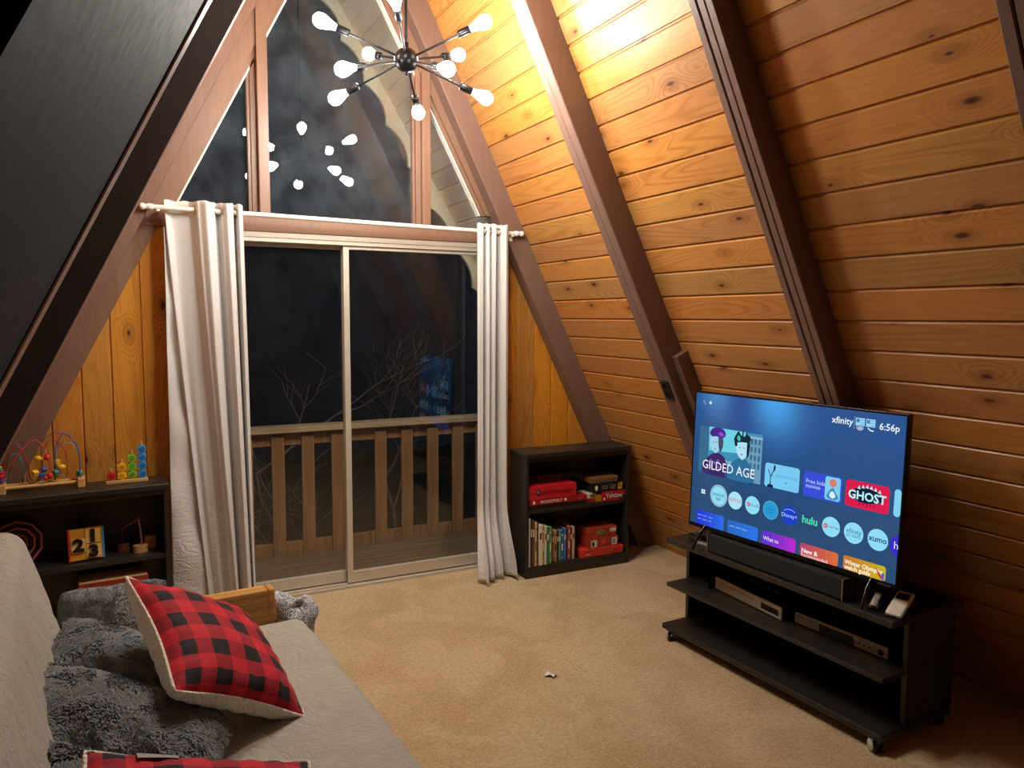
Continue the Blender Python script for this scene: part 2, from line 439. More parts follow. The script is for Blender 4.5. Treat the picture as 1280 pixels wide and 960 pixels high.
# sliding door ------------------------------------------------------------------
door = struct(empty('door_1', T(1.105, .03, 0)))
DX0, DX1 = .19-1.105, 2.02-1.105
mb = MB()
for (c, d) in (((0, .005, 2.018), (1.83, .09, .03)), ((0, .005, .008), (1.83, .10, .02)), ((DX0+.015, .005, 1.01), (.03, .09, 2.0)), ((DX1-.015, .005, 1.01), (.03, .09, 2.0))):
    mb.box(c, d, bev=.003)
mb.box((DX0/2, -.035, .022), (.88, .008, .016), bev=.001); mb.box((0, -.03, 1.992), (1.82, .012, .022), bev=.002)
mb.build('door_frame', M['alu'], door)
def panel(nm, x0, x1, y, st0, st1):
    mb = MB()
    mb.box(((x0+x1)/2, y, .058), (x1-x0, .028, .066), bev=.003); mb.box(((x0+x1)/2, y, 1.978), (x1-x0, .028, .035), bev=.003)
    mb.box((x0+st0/2, y, 1.015), (st0, .03, 1.95), bev=.003); mb.box((x1-st1/2, y, 1.015), (st1, .03, 1.95), bev=.003)
    p = mb.build(nm, M['alu'], door)
    g = MB(); g.box(((x0+x1)/2, y, 1.02), (x1-x0-.03, .006, 1.90)); g.build('glass', M['glass'], p); return p
panel('fixed_panel', DX0+.02, .012, .03, .035, .022)
panel('sliding_panel', -.012, DX1-.02, -.008, .034, .035)

# baseboard along right wall is not visible in the photo; deck outside -------------
def deck():
    mb = MB()
    for k in range(6):
        y = .075+k*.142
        mb.box((1.1, y+.069, -.07), (5.2, .136, .04), bev=.004)
    return struct(mb.build('floor_deck', planks_obj('weathered_deck_boards', '8a7356')))
def planks_obj(name, c, axis=0, rough=.7):
    t = NT(name); o = t.obj(); sp = t.n('SeparateXYZ', {0: o})
    sc = [50.0, 50.0, 50.0]; sc[axis] = 2.0
    n = t.noise(t.xyz(*[t.m('MULTIPLY', sp.outputs[i], sc[i]) for i in range(3)]), 1.0, 4.0)
    b = lin(c); d = tuple(x*.6 for x in b[:3])+(1,)
    return t.bsdf(t.mix(t.rng(n, .3, .7), d, b), rough, 0.0, t.bump(n, .2, .004), .3)
deck()
M['railwood'] = planks_obj('brown_stained_rail', 'b07f52', 2); M['railtop'] = planks_obj('weathered_rail_cap', 'cdb08a', 0)
YRAIL = .97
rail = thing('deck_railing', T(1.3, YRAIL, -.05), 'brown wooden deck railing of wide upright boards outside the glass door', 'railing')
mb = MB(); mb.box((0, 0, .87), (5.0, .14, .04), bev=.006); mb.build('top_rail', M['railtop'], rail)
mb = MB(); mb.box((0, .02, .80), (5.0, .035, .09), bev=.004); mb.build('upper_rail', M['railwood'], rail)
mb = MB(); mb.box((0, .02, .03), (5.0, .035, .10), bev=.004); mb.build('lower_rail', M['railwood'], rail)
for u in (-.1, .08, .275, .455, .635, .84, 1.04, 1.244, 1.556, 1.755, 1.955, 2.155, 2.352, 2.55):
    w = .085
    mb = MB(); mb.box((0, 0, .40), (w, .03, .84), bev=.004)
    mb.build('baluster', M['railwood'], rail, T(u-1.3+.03, -.012, 0))

# ground and bare trees outside -----------------------------------------------------
mb = MB(); mb.grid(lambda u, v: (-8+u*20, .95+v*14, -1.35-.6*v+.06*math.sin(u*37)*math.cos(v*23)), 40, 30)
struct(mb.build('ground', plain('dark_leafy_ground', '5a4d33', .95, 0, .5, 3)))
M['bark'] = plain('grey_bark', '978c7a', .85, 0, .25, 40)
def tree(loc, seed, h, label):
    rnd = random.Random(seed); mb = MB()
    def br(p, d, L, r, lv):
        pts = [p]; q = Vector(p); dd = Vector(d); n = 5
        for i in range(n):
            dd = (dd+Vector((rnd.uniform(-.3, .3), rnd.uniform(-.3, .3), rnd.uniform(-.05, .16)))).normalized()
            q = q+dd*L/n; pts.append(q.copy())
        mb.tube(pts, [r*(1-.55*i/n) for i in range(n+1)], 5)
        if lv == 0: return
        for k in range(3):
            i = rnd.randint(2, n); base = pts[i]
            a = rnd.uniform(0, 2*math.pi); sp = rnd.uniform(.6, 1.3)
            nd = (dd+Vector((math.cos(a)*sp, math.sin(a)*sp*.6, rnd.uniform(-.1, .3)))).normalized()
            br(base, nd, L*rnd.uniform(.5, .75), r*.52, lv-1)
    br(Vector((0, 0, 0)), Vector((rnd.uniform(-.1, .1), 0, 1)), h*.45, .030, 4)
    o = mb.build('bare_tree', M['bark']); o.location = loc
    tag(o, label, 'tree', 'bare trees beyond the deck'); return o
tree((1.46, 3.0, -1.6), 7, 4.5, 'bare grey branched tree beyond the railing, seen through the left door pane')
tree((2.6, 3.6, -1.7), 11, 4.2, 'bare thin tree beyond the railing, seen through the right door pane')
# ------------------------------------------------------------------ chandelier
HUB = Vector((1.108, -1.06, 2.684))
ch = thing('chandelier', T(*HUB), 'black ten-armed sputnik chandelier with glowing pear bulbs hanging from the roof ridge', 'chandelier')
mb = MB(); mb.ball((0, 0, 0), .052, 24); mb.lathe([(.0, -.066), (.006, -.064), (.007, -.056), (.012, -.048)], 12); mb.build('hub', M['lampblack'], ch)
mb = MB(); mb.cyl((0, 0, .045), (0, 0, 1.50), .0065, n=10); mb.lathe([(.012, .04), (.012, .07), (.007, .075)], 12); mb.build('stem', M['lampblack'], ch)
mb = MB(); mb.lathe([(.06, 1.47), (.06, 1.50), (.012, 1.455)][::-1], 24); mb.build('canopy', M['lampblack'], ch)
armm = MB(); armm.cyl((.048, 0, 0), (.262, 0, 0), .0048, n=8)
bulbp = [(.0125, .0), (.0135, .010), (.018, .028), (.026, .050), (.030, .066), (.0295, .078), (.024, .091), (.013, .100), (.0001, .103)]
sockm = MB(); sm = frame((.255, 0, 0), (0, 1, 0), (0, 0, 1), (1, 0, 0))
sockm.lathe([(.005, -.004), (.0145, -.002), (.0165, .004), (.0165, .052), (.0150, .056)], 16, 0, sm)
bm_ = MB(); bm_.lathe(bulbp, 14, 0, frame((.306, 0, 0), (0, 1, 0), (0, 0, 1), (1, 0, 0)))
arm0 = sock0 = bulb0 = None
for k in range(10):
    az = (28+72*(k//2)) if k % 2 == 0 else (62+72*(k//2)); el = 18.5 if k % 2 == 0 else -20.0
    ml = RZ(az) @ RY(-el)
    if k == 0:
        arm0 = armm.build('arm', M['lampblack'], ch, ml); sock0 = sockm.build('socket', M['lampsock'] if 'lampsock' in M else M['lampblack'], arm0); bulb0 = bm_.build('bulb', M['bulb'], arm0)
    else:
        a = arm0.copy(); COL.objects.link(a); a.parent = ch; a.matrix_local = ml
        for c in (sock0, bulb0):
            d = c.copy(); COL.objects.link(d); d.parent = a

# ------------------------------------------------------------------ curtains and rod
def curtain_mat():
    t = NT('grey_linen_curtain'); o = t.obj(); sp = t.n('SeparateXYZ', {0: o})
    w = t.noise(t.xyz(t.m('MULTIPLY', sp.outputs[0], 420.0), t.m('MULTIPLY', sp.outputs[1], 420.0), t.m('MULTIPLY', sp.outputs[2], 60.0)), 1.0, 2.0)
    w2 = t.noise(t.xyz(t.m('MULTIPLY', sp.outputs[0], 40.0), t.m('MULTIPLY', sp.outputs[1], 40.0), t.m('MULTIPLY', sp.outputs[2], 420.0)), 1.0, 2.0)
    low = t.rng(sp.outputs[2], 1.3, .2)
    cr = t.noise(t.xyz(t.m('MULTIPLY', sp.outputs[0], 9.0), t.m('MULTIPLY', sp.outputs[1], 9.0), t.m('MULTIPLY', sp.outputs[2], 22.0)), 1.0, 3.0, .55, 1.2)
    cr = t.m('ABSOLUTE', t.m('SUBTRACT', cr, .5))
    cr = t.m('MULTIPLY', t.rng(cr, 0.0, .10), low)
    col = t.mix(t.m('MULTIPLY', t.m('ADD', w, w2), .5), lin('bdbcba'), lin('dedddc'))
    h = t.m('ADD', t.m('MULTIPLY', t.m('ADD', w, w2), .02), t.m('MULTIPLY', cr, .22))
    return t.bsdf(col, .55, 0.0, t.bump(h, .55, .012), .35, Sheen_Weight=.25)
M['curtain'] = curtain_mat()
ROD0, ROD1 = (.124, -.13, 2.112), (2.112, -.13, 2.088)
rodz = lambda x: ROD0[2]+(ROD1[2]-ROD0[2])*(x-ROD0[0])/(ROD1[0]-ROD0[0])
rd = thing('curtain_rod', T(0, 0, 0), 'thin white curtain rod across the top of the sliding glass door', 'curtain rod')
mb = MB(); mb.cyl(ROD0, ROD1, .0125, n=14); mb.build('rod', M['white'], rd)
for p, s in ((ROD0, -1), (ROD1, 1)):
    mb = MB(); m = frame(p, (0, 1, 0), (0, 0, 1), (s, 0, 0))
    mb.lathe([(.0125, -.004), (.0165, 0), (.0165, .02), (.013, .024), (.013, .034), (.017, .038), (.017, .05), (.012, .056), (.0001, .057)], 16, 0, m)
    mb.build('finial', M['white'], rd)
for x in (.148, 2.092):
    mb = MB(); yw = -.004 if x < 1 else -.108; mb.cyl((x, -.13, rodz(x)-.014), (x, yw, rodz(x)-.014), .006, n=8); mb.box((x, yw, rodz(x)-.014), (.028, .008, .06), bev=.003); mb.box((x, -.13, rodz(x)-.016), (.016, .03, .01), bev=.003)
    mb.build('bracket', M['white'], rd)

def interp(kn, s):
    for (a, b), (c, d) in zip(kn[:-1], kn[1:]):
        if s <= c:
            t = (s-a)/(c-a); t = t*t*(3-2*t); return b+(d-b)*t
    return kn[-1][1]
def curtain(name, x0t, x1t, x0b, x1b, kn, zb, label, flare=0.0, skew=0.0, flap=False):
    t = thing(name, T(0, 0, 0), label, 'curtain', None)
    mb = MB(); top = 2.152; ns, nz_ = 190, 100
    def f(s, q):
        z = zb+(top-zb)*q; low = 1-q
        sh = s+.016*low*math.sin(9*s+3*q)
        fold = interp(kn, min(max(sh, 0), 1))
        fold *= 1+.25*low*math.sin(7*s+2)
        fold += low*(.005*math.sin(21*s+3*q)+.0025*math.sin(41*s-5*q))
        x0 = x0t+(x0b-x0t)*low**1.15; x1 = x1t+(x1b-x1t)*low**1.1
        x = x0+(x1-x0)*s+.006*math.sin(17*s+2.2*q)*low
        y = -.13+fold
        fl = max(0.0, 1-(z-zb)/.45); fl = fl*fl*(3-2*fl)
        y -= flare*fl*(.72+.28*math.sin(6*s+.5))
        if flare: y += fl*(fold*.7+.018*math.sin(27*s+1)); x += fl*.010*math.sin(27*s)
        x += fl*(skew*s-.055) if flare else 0
        if flare: z += .006*fl*(1+math.sin(25*s))
        z += (rodz(x)+.042-top)*q+.003*math.sin(30*s)*q
        return (x, y, z)
    mb.grid(f, ns, nz_)
    cl = mb.build('fabric', M['curtain'], t, fixn=False)
    m = cl.modifiers.new('thick', 'SOLIDIFY'); m.thickness = .0022
    if flap:
        g = MB()
        def ff(s, q):
            z = zb+.004+(2.02-zb)*q; low = 1-(z-zb)/(2.152-zb); xm = .176+.155*low**1.15
            xl = .176-.022*low; x = xl+s*(xm+.045*low-xl)
            y = -.098+.010*s-.010*math.sin(5*s+3*q)+.006*math.sin(19*q+4*s)+.004*math.sin(37*q)
            return (x, y, z)
        g.grid(ff, 24, 90); fo = g.build('turned_edge', M['curtain'], t, fixn=False); m = fo.modifiers.new('thick', 'SOLIDIFY'); m.thickness = .002
    prev = None
    for i in range(500):
        s = i/499; p = f(s, .965)
        if prev is not None and (p[1]+.13)*(prev[1]+.13) < 0:
            x = (p[0]+prev[0])/2; d = Vector(p)-Vector(prev); d.z = 0; d.normalize()
            g = MB(); g.torus(frame((x, -.13, rodz(x)), (0, 0, 1), d, (d.y, -d.x, 0)), .021, .0042, 20, 8)
            g.build('grommet', M['steel'], t)
        prev = p
    return t
KL = [(0, .020), (.10, .036), (.30, .030), (.42, -.030), (.52, -.052), (.61, -.030), (.665, .036), (.72, -.012), (.78, -.048), (.85, -.040), (.895, .034), (.935, -.036), (.97, -.030), (1, .0)]
KR = [(0, -.020), (.06, -.030), (.16, -.034), (.235, .030), (.29, -.024), (.35, -.036), (.41, .012), (.47, -.034), (.55, -.040), (.66, .040), (.76, -.030), (.86, -.046), (.95, -.030), (1, .012)]
curtain('curtain', .176, .543, .331, .565, KL, .085, 'wide pale grey grommet curtain gathered at the left of the glass door', flap=True)
curtain('curtain', 1.852, 2.060, 1.850, 2.065, KR, .008, 'narrow pale grey curtain bunched right of the glass door, hem puddled on carpet', flare=.15, skew=.07)
# turned-back facing edge of the left curtain
# ------------------------------------------------------------------ bookcases
def bookcase(m, label):
    W, Dp, H = .745, .22, .768
    t = thing('bookcase', m, label, 'bookcase')
    for x in (.009, W-.009):
        mb = MB(); mb.box((x, Dp/2, (H-.03)/2), (.018, Dp, H-.03), bev=.0015); mb.build('side_panel', M['black'], t)
    mb = MB(); mb.box((W/2, Dp/2-.004, H-.014), (W+.012, Dp+.012, .028), bev=.006, seg=3); mb.build('top', M['black'], t)
    mb = MB(); mb.box((W/2, .009, H-.040), (W-.036, .014, .024), bev=.001); mb.build('top_rail', M['black'], t)
    mb = MB(); mb.box((W/2, Dp/2+.004, .408), (W-.036, Dp-.012, .022), bev=.002); mb.build('shelf', M['black'], t)
    mb = MB(); mb.box((W/2, Dp/2, .063), (W-.036, Dp-.004, .016), bev=.001); mb.build('bottom_shelf', M['black'], t)
    mb = MB(); mb.box((W/2, .010, .027), (W-.036, .016, .054), bev=.001); mb.build('kickboard', M['black'], t)
    mb = MB(); mb.box((W/2, Dp-.003, H/2), (W-.02, .005, H-.04)); mb.build('back_panel', M['black'], t)
    return t
BR = frame((2.090, -.335, 0), (1, -.012, 0), (.012, 1, 0), (0, 0, 1))
bookcase(BR, 'low black bookcase full of games and books right of the curtain')
ya = math.radians(-5.0)
BL = frame((-.602, -.332, 0), (math.cos(ya), -math.sin(ya), 0), (math.sin(ya), math.cos(ya), 0), (0, 0, 1))
bookcase(BL, 'low black bookcase holding wooden toys, left of the curtain behind the sofa')

# games and books in the right bookcase (local: x along front, y depth from front, z up)
def game(name, x, y, z, d, mats, label, text=(), rot=0, group='board game boxes in the bookcase', cat='game box', lidk=.55):
    """lidded cardboard box, front lettering as (text, x, z, size, material index)"""
    t = thing(name, BR @ T(x, y, z) @ RZ(rot), label, cat, group)
    w, dp, h = d
    mb = MB(); mb.box((w/2, dp/2, h*(1-lidk)/2+.0005), (w-.004, dp-.004, h*(1-lidk)), bev=.001, mat=0); mb.build('tray', mats[0], t)
    mb = MB(); mb.box((w/2, dp/2, h-h*lidk/2), (w, dp, h*lidk), bev=.0015, mat=0)
    mt = [mats[0]]
    for it in text:
        txt, tx, tz, sz, mm = it[:5]; sx = it[5] if len(it) > 5 else 1.0
        if mm not in mt: mt.append(mm)
        k = mt.index(mm)
        fm = frame((tx, -.0006, tz), (1, 0, 0), (0, 0, 1), (0, -1, 0))
        if txt == '#': mb.prism([(0, 0), (sz, 0), (sz, sx), (0, sx)], 0, .0004, fm, k)
        elif txt == 'o': mb.prism([(sz*math.cos(a*math.pi/8), sz*sx*math.sin(a*math.pi/8)) for a in range(16)], 0, .0004, fm, k)
        else: mb.text(txt, sz, fm @ T(0, 0, .0006), k, sx=sx, bold=sz*.012)
    mb.build('lid', mt, t); return t
C = lambda n, c, r=.4, **k: plain(n, c, r, 0, .08, 60, **k)
M['redcard'] = C('red_card', 'c8202f'); M['redcard2'] = C('crimson_card', 'b51d2a'); M['whiteink'] = C('white_ink', 'ece6da'); M['blackink'] = C('black_ink', '18110f')
M['darkredink'] = C('dark_red_ink', '6d0f1a'); M['blackcard'] = C('black_card', '17171a'); M['brownbox'] = C('brown_board', '8a6540', .6); M['yellowcard'] = C('yellow_card', 'd2a92c')
M['greenwhite'] = C('pale_card', 'd8d5c2'); M['darkbrown'] = C('dark_brown_board', '3d2a1f', .5); M['orangered'] = C('orange_red_card', 'd8402a'); M['brickred'] = C('brick_red_card', 'a83b2c'); M['olive'] = C('olive_ink', '8f8a4a'); M['greyink'] = C('grey_ink', '8c8a88'); M['navycard'] = C('dark_blue_card', '161c33')
Z1 = .4195; Z0 = .0715
game('game_box', .034, .022, Z1, (.40, .17, .026), [M['darkbrown']], 'flat dark brown game box, lowest under the long red box on the upper shelf', ())
game('game_box', .030, .014, Z1+.0265, (.405, .18, .034), [M['redcard2']], 'long slim red game box with white lettering under the thick red box', (('MONOPOLY', .075, .017, .026, M['whiteink'], 1.05), ('o', .03, .017, .008, M['whiteink'], 1.3), ('o', .25, .018, .009, M['whiteink'], 1.0), ('#', .345, .012, .022, M['greyink'], .006)))
game('game_box', .022, .010, Z1+.061, (.335, .18, .082), [M['redcard']], 'thick bright red game box with dark red lettering lying on the slim red box', (('SCATTERGORIES', .088, .038, .030, M['darkredink'], .98), ('o', .066, .043, .013, M['blackink'], 1.5), ('o', .066, .045, .008, M['whiteink'], 1.4)))
game('game_box', .03, .10, Z1+.1445, (.42, .085, .048), [M['blackcard']], 'black game box with dim red lettering standing at the back above the red boxes', (('PICTIONARY', .10, .026, .034, C('dim_red_ink', '7d4640'), .9), ('#', .10, .006, .17, M['greyink'], .003)))
game('game_box', .437, .030, Z1, (.075, .12, .058), [M['greenwhite']], 'small pale card game box with patterned end wedged beside the red boxes', (('#', .004, .004, .067, M['redcard2'], .02), ('#', .03, .03, .04, M['olive'], .022), ('#', .036, .034, .012, M['blackink'], .012), ('#', .054, .034, .010, M['blackink'], .012)))
game('game_box', .496, .030, Z1+.0585-.0585, (.06, .14, .045), [M['yellowcard']], 'small yellow box between the pale card box and the short red box', ())
game('game_box', .552, .012, Z1, (.170, .17, .062), [M['redcard2']], 'short red game box with large white lettering, right end of the upper shelf', (('Yahtzee', .022, .034, .042, M['whiteink'], .92), ('o', .012, .018, .007, M['whiteink'], 1.4), ('#', .128, .008, .03, M['navycard'], .028), ('#', .135, .012, .012, M['greyink'], .018)))
game('game_box', .478, .016, Z1+.063, (.235, .17, .056), [M['blackcard']], 'black game box with white print lying on the short red box', (('o', .028, .028, .011, M['whiteink'], 1.5), ('#', .07, .036, .045, M['greyink'], .004), ('#', .07, .026, .045, M['greyink'], .004), ('#', .07, .016, .04, M['greyink'], .004), ('#', .13, .036, .045, M['greyink'], .004), ('#', .13, .026, .045, M['greyink'], .004), ('#', .13, .016, .04, M['greyink'], .004), ('#', .19, .008, .032, M['yellowcard'], .042), ('#', .196, .026, .018, M['whiteink'], .018)))
game('game_box', .472, .03, Z1+.120, (.205, .15, .036), [M['brownbox']], 'plain brown cardboard box, topmost on the upper shelf pile', ())
game('game_box', .40, .012, Z0, (.315, .19, .050), [M['orangered']], 'flat orange-red game box lying lowest at the right of the bottom shelf', (('#', .03, .016, .035, M['whiteink'], .005), ('#', .02, .038, .28, M['redcard2'], .004), ('#', .24, .01, .05, M['redcard'], .03)))
game('puzzle_box', .455, .02, Z0+.051, (.225, .15, .062), [M['brickred']], 'red puzzle box with pale label ends, second of the red pile', (('#', .02, .006, .045, M['greenwhite'], .045), ('#', .175, .008, .04, M['greenwhite'], .046), ('#', .182, .016, .01, M['blackink'], .03), ('#', .198, .016, .005, M['blackink'], .03), ('o', .112, .034, .02, M['orangered'], .7), ('#', .027, .012, .018, M['blackink'], .03)), group='puzzle boxes', cat='puzzle box')
game('puzzle_box', .453, .025, Z0+.114, (.218, .14, .064), [M['brickred']], 'red puzzle box with a green picture, topmost of the red pile', (('o', .10, .036, .032, M['olive'], .55), ('o', .11, .036, .018, M['brownbox'], .6), ('#', .165, .03, .045, M['greenwhite'], .024), ('#', .17, .034, .012, M['greyink'], .012)), group='puzzle boxes', cat='puzzle box')
# books: x, thickness, height, depth, front y, colours, label
BK = [(.022, .010, .300, .20, .004, 'c9cbd2', 'thin silvery white book spine, first at the left of the bottom shelf'),
      (.036, .013, .290, .19, .010, '3a2a26', 'tall dark brown book second from the left of the bottom shelf'),
      (.050, .014, .285, .19, .010, '6d4a34', 'tall brown book beside the dark brown one'),
      (.066, .013, .272, .19, .008, 'd8c08c', 'tan spined book beside the tall brown book'),
      (.082, .009, .262, .19, .012, '4b3527', 'thin dark book between the tan and cream spines'),
      (.093, .023, .252, .18, .006, 'e9dfc6', 'thick cream book, widest pale spine on the bottom shelf'),
      (.118, .013, .245, .18, .010, 'b08a5c', 'light brown book right of the thick cream one'),
      (.133, .012, .243, .18, .006, 'dfe3d8', 'thin white book left of the green spines'),
      (.147, .018, .235, .18, .008, '3d8a48', 'bright green book spine'),
      (.167, .015, .230, .18, .010, '6fa678', 'pale green book right of the bright green one'),
      (.186, .012, .200, .17, .030, '5b3c28', 'short dark brown book, right of the green pair'),
      (.199, .013, .196, .17, .030, 'a5763f', 'short ochre brown book left of the pale tan one'),
      (.213, .017, .198, .17, .030, 'b99a68', 'short pale tan book with a dark band'),
      (.232, .012, .196, .17, .032, '25302c', 'short blackish green book after the tan ones'),
      (.246, .014, .194, .17, .032, '6f9a94', 'short grey green book'),
      (.262, .018, .192, .17, .032, '2f7393', 'teal blue book left of the bright blue one'),
      (.282, .015, .204, .17, .030, '3f7fc4', 'bright blue book spine'),
      (.299, .010, .198, .17, .034, '2b2326', 'thin black book between the blue and red spines'),
      (.311, .016, .215, .17, .028, 'b85548', 'red and white banded book near the right end of the row'),
      (.329, .012, .200, .17, .034, '3b2e2a', 'thin dark brown book left of the last cream spine'),
      (.343, .015, .208, .17, .030, 'cbb8a0', 'cream book with brown bands, last of the row'),
      (.360, .010, .196, .17, .036, '1d1b1c', 'thin black book closing the row at the right')]
M['pages'] = C('page_paper', 'e6dcc4', .8)
for i, (x, w, h, dp, y, c, lb) in enumerate(BK):
    t = thing('book', BR @ T(x, y, Z0), lb, 'book', 'books on the bottom shelf')
    cm = C('book_cover_%s' % c, c); acc = C('book_print_%s' % c, 'e8e0cc' if sum(lin(c)[:3]) < .9 else '4a3226')
    mb = MB(); mb.box((w/2, .0012, h/2), (w, .0024, h), bev=.0008); mb.box((.0009, dp/2, h/2), (.0018, dp, h)); mb.box((w-.0009, dp/2, h/2), (.0018, dp, h))
    if w > .011:
        for zz, hh in (((.72, .16),) if i % 3 else ((.85, .04), (.45, .22), (.1, .03))):
            mb.box((w/2, -.0002, h*zz), (w*.55, .0008, h*hh), mat=1)
    mb.build('cover', [cm, acc], t)
    mb = MB(); mb.box((w/2, dp/2, h/2), (w-.0038, dp-.006, h-.006)); mb.build('pages', M['pages'], t)

# ------------------------------------------------------------------ toys on and in the left bookcase
HT = .768
woodm = planks_obj('pale_toy_wood', 'd8ad6c', 0, .45)
TC = {k: C('toy_'+k, c, .3) for k, c in dict(red='d0302c', yellow='f0c22c', green='86c440', blue='3f97d8', teal='3a8f84', navy='3a5fa8', purple='6c4a86', grey='8d9aa0', wirered='a83a2c').items()}
def BLt(x, y, z, rz=0): return BL @ T(x, y, z) @ RZ(rz)
mz = thing('bead_maze', BLt(.070, .150, HT), 'wooden bead maze toy with looping coloured wires on the left bookcase', 'toy', 'toys on the left bookcase')
for x in (0, .315):
    mb = MB(); mb.box((x, 0, .0225), (.032, .11, .045), bev=.004); mb.build('end_block', woodm, mz)
for y in (-.03, .03):
    mb = MB(); mb.cyl((.014, y, .026), (.301, y, .026), .009, n=12); mb.build('dowel', woodm, mz)
def wire(pts, nm, mat):
    q = [Vector(p) for p in pts]; out = []
    for i in range(len(q)-1):
        p0, p1, p2, p3 = q[max(i-1, 0)], q[i], q[i+1], q[min(i+2, len(q)-1)]
        for k in range(8):
            t = k/8; out.append(.5*((2*p1)+(-p0+p2)*t+(2*p0-5*p1+4*p2-p3)*t*t+(-p0+3*p1-3*p2+p3)*t**3))
    out.append(q[-1]); mb = MB(); mb.tube(out, .0024, 8); mb.build('wire', mat, mz); return out
wire([(0, .02, .045), (.005, .02, .16), (.06, .03, .222), (.105, .02, .13), (.10, 0, .05), (.13, -.01, .04), (.16, 0, .10), (.165, .01, .22), (.23, 0, .265), (.305, .0, .20), (.312, 0, .045)], 'a', TC['purple'])
wire([(0, 0, .045), (.02, -.01, .15), (.07, -.02, .21), (.105, -.02, .14), (.112, -.02, .06), (.15, -.02, .05), (.16, -.02, .16), (.20, -.02, .235), (.25, -.01, .19), (.262, -.02, .09), (.255, -.01, .05)], 'b', TC['wirered'])
wire([(0, -.02, .045), (.03, -.03, .12), (.09, .0, .20), (.14, .02, .232), (.18, -.02, .17), (.19, -.03, .07), (.17, -.02, .045)], 'c', TC['red'])
wire([(.012, .03, .045), (.04, .03, .16), (.07, .03, .165), (.085, .03, .10), (.085, .03, .042)], 'd', TC['teal'])
wire([(.312, .02, .045), (.312, .02, .15), (.28, .02, .205), (.235, .02, .19), (.215, .02, .12), (.235, .0, .07), (.25, -.02, .05)], 'e', TC['grey'])
wire([(.312, -.02, .045), (.308, -.02, .18), (.26, -.02, .26), (.22, -.01, .20), (.215, -.01, .10), (.22, 0, .05)], 'f', TC['navy'])
def bead(kind, p, r, mat, rz=0):
    mb = MB()
    if kind == 'ball': mb.ball(p, r, 14)
    elif kind == 'egg': mb.ball(p, (r*1.25, r, r*.95), 14)
    elif kind == 'cube': mb.box((0, 0, 0), (r*1.7, r*1.7, r*1.7), T(*p) @ RZ(rz) @ RX(rz), bev=.003)
    else: mb.lathe([(r*.9, -r*.5), (r, -r*.35), (r, r*.35), (r*.9, r*.5)], 14, 0, T(*p))
    mb.build('bead', TC[mat] if mat in TC else mat, mz)
for b in (('disc', (0, 0, .060), .017, 'navy'), ('disc', (0, 0, .078), .017, 'red'), ('disc', (0, 0, .094), .016, 'red'), ('disc', (0, 0, .108), .012, 'teal'), ('ball', (0, 0, .120), .007, 'yellow'),
          ('egg', (.148, -.012, .150), .014, 'yellow'), ('ball', (.182, -.012, .152), .015, 'red'), ('cube', (.132, -.03, .085), .014, 'yellow', 25), ('cube', (.158, -.02, .070), .014, 'navy', 15), ('cube', (.165, .01, .092), .013, 'navy', 40),
          ('ball', (.19, -.025, .066), .015, 'red'), ('ball', (.172, -.04, .060), .010, 'red'), ('cube', (.214, -.02, .078), .013, 'teal', 30), ('cube', (.222, .01, .122), .014, 'yellow', 5), ('egg', (.238, -.01, .100), .015, 'yellow'), ('ball', (.312, 0, .062), .017, 'teal'), ('disc', (.312, 0, .049), .012, 'red')): bead(*b)
stk = thing('stacking_toy', BLt(.580, .120, HT), 'wooden peg toy with red, yellow, green and blue stacked hexagon beads', 'toy', 'toys on the left bookcase')
mb = MB(); mb.box((0, 0, .009), (.185, .045, .018), bev=.003); mb.build('base', woodm, stk)
hexp = [(.0215*math.cos(math.pi/3*k+math.pi/6), .0215*math.sin(math.pi/3*k+math.pi/6)) for k in range(6)]
for n, (x, cn) in enumerate(((-.068, 'red'), (-.021, 'yellow'), (.024, 'green'), (.069, 'blue'))):
    mb = MB(); mb.cyl((x, 0, .016), (x, 0, .034+.041*(n+1)), .006, n=10); mb.build('peg', woodm, stk)
    for k in range(n+1):
        mb = MB(); b = bmesh.new(); rot = 12 if (n, k) == (1, 1) else 0
        q = MB(); q.prism(hexp, -.017, .017, frame((x, 0, .0385+.0405*k), (1, 0, 0), (0, 0, 1), (0, -1, 0)) @ RZ(rot))
        q.prism([(a*.62, c*.62) for a, c in hexp], .0165, .0185, frame((x, 0, .0385+.0405*k), (1, 0, 0), (0, 0, 1), (0, -1, 0)) @ RZ(rot), 1)
        b.free(); q.build('hexagon_bead', [TC[cn], C('toy_deep_'+cn, {'red': 'a8201e', 'yellow': 'd8931c', 'green': '5f9a2a', 'blue': '1f6db4'}[cn], .35)], stk)
# number puzzle box on the shelf
ZS = .4195
nb = thing('number_puzzle', BLt(.318, .060, ZS+.0045) @ RZ(3) @ RX(-6), 'yellow wooden number puzzle reading 1 2 3 with red and blue edges', 'toy', 'toys in the left bookcase')
mb = MB(); mb.box((.075, .02, .077), (.136, .036, .150), bev=.003); mb.build('board', C('toy_amber', 'd99a2e', .4), nb)
for x, c in ((.004, 'red'), (.147, 'blue')):
    mb = MB(); mb.box((x, .02, .077), (.008, .040, .154), bev=.002); mb.build('edge_strip', TC[c], nb)
for (tx, tz, s) in (('1', (.103, .112), .078), ('2', (.042, .073), .078), ('3', (.105, .040), .074)):
    mb = MB(); fm = frame((tz[0], -.0005, tz[1]), (1, 0, 0), (0, 0, 1), (0, -1, 0))
    w = .03; mb.prism([(-w, -.031), (w, -.031), (w, .034), (-w, .034)], 0, .002, fm, 0)
    mb.text(tx, s, fm @ T(0, 0, .006), 1, 'CENTER', depth=.003, sx=1.15, bold=.004)
    mb.build('number_tile', [C('toy_cream', 'e6c070', .4), M['blackink']], nb)
oc = thing('nesting_rings', BLt(.118, .125, ZS+.006) @ RX(-14), 'dark ten-sided nesting ring toy with pink rims, left in the bookcase', 'toy', 'toys in the left bookcase')
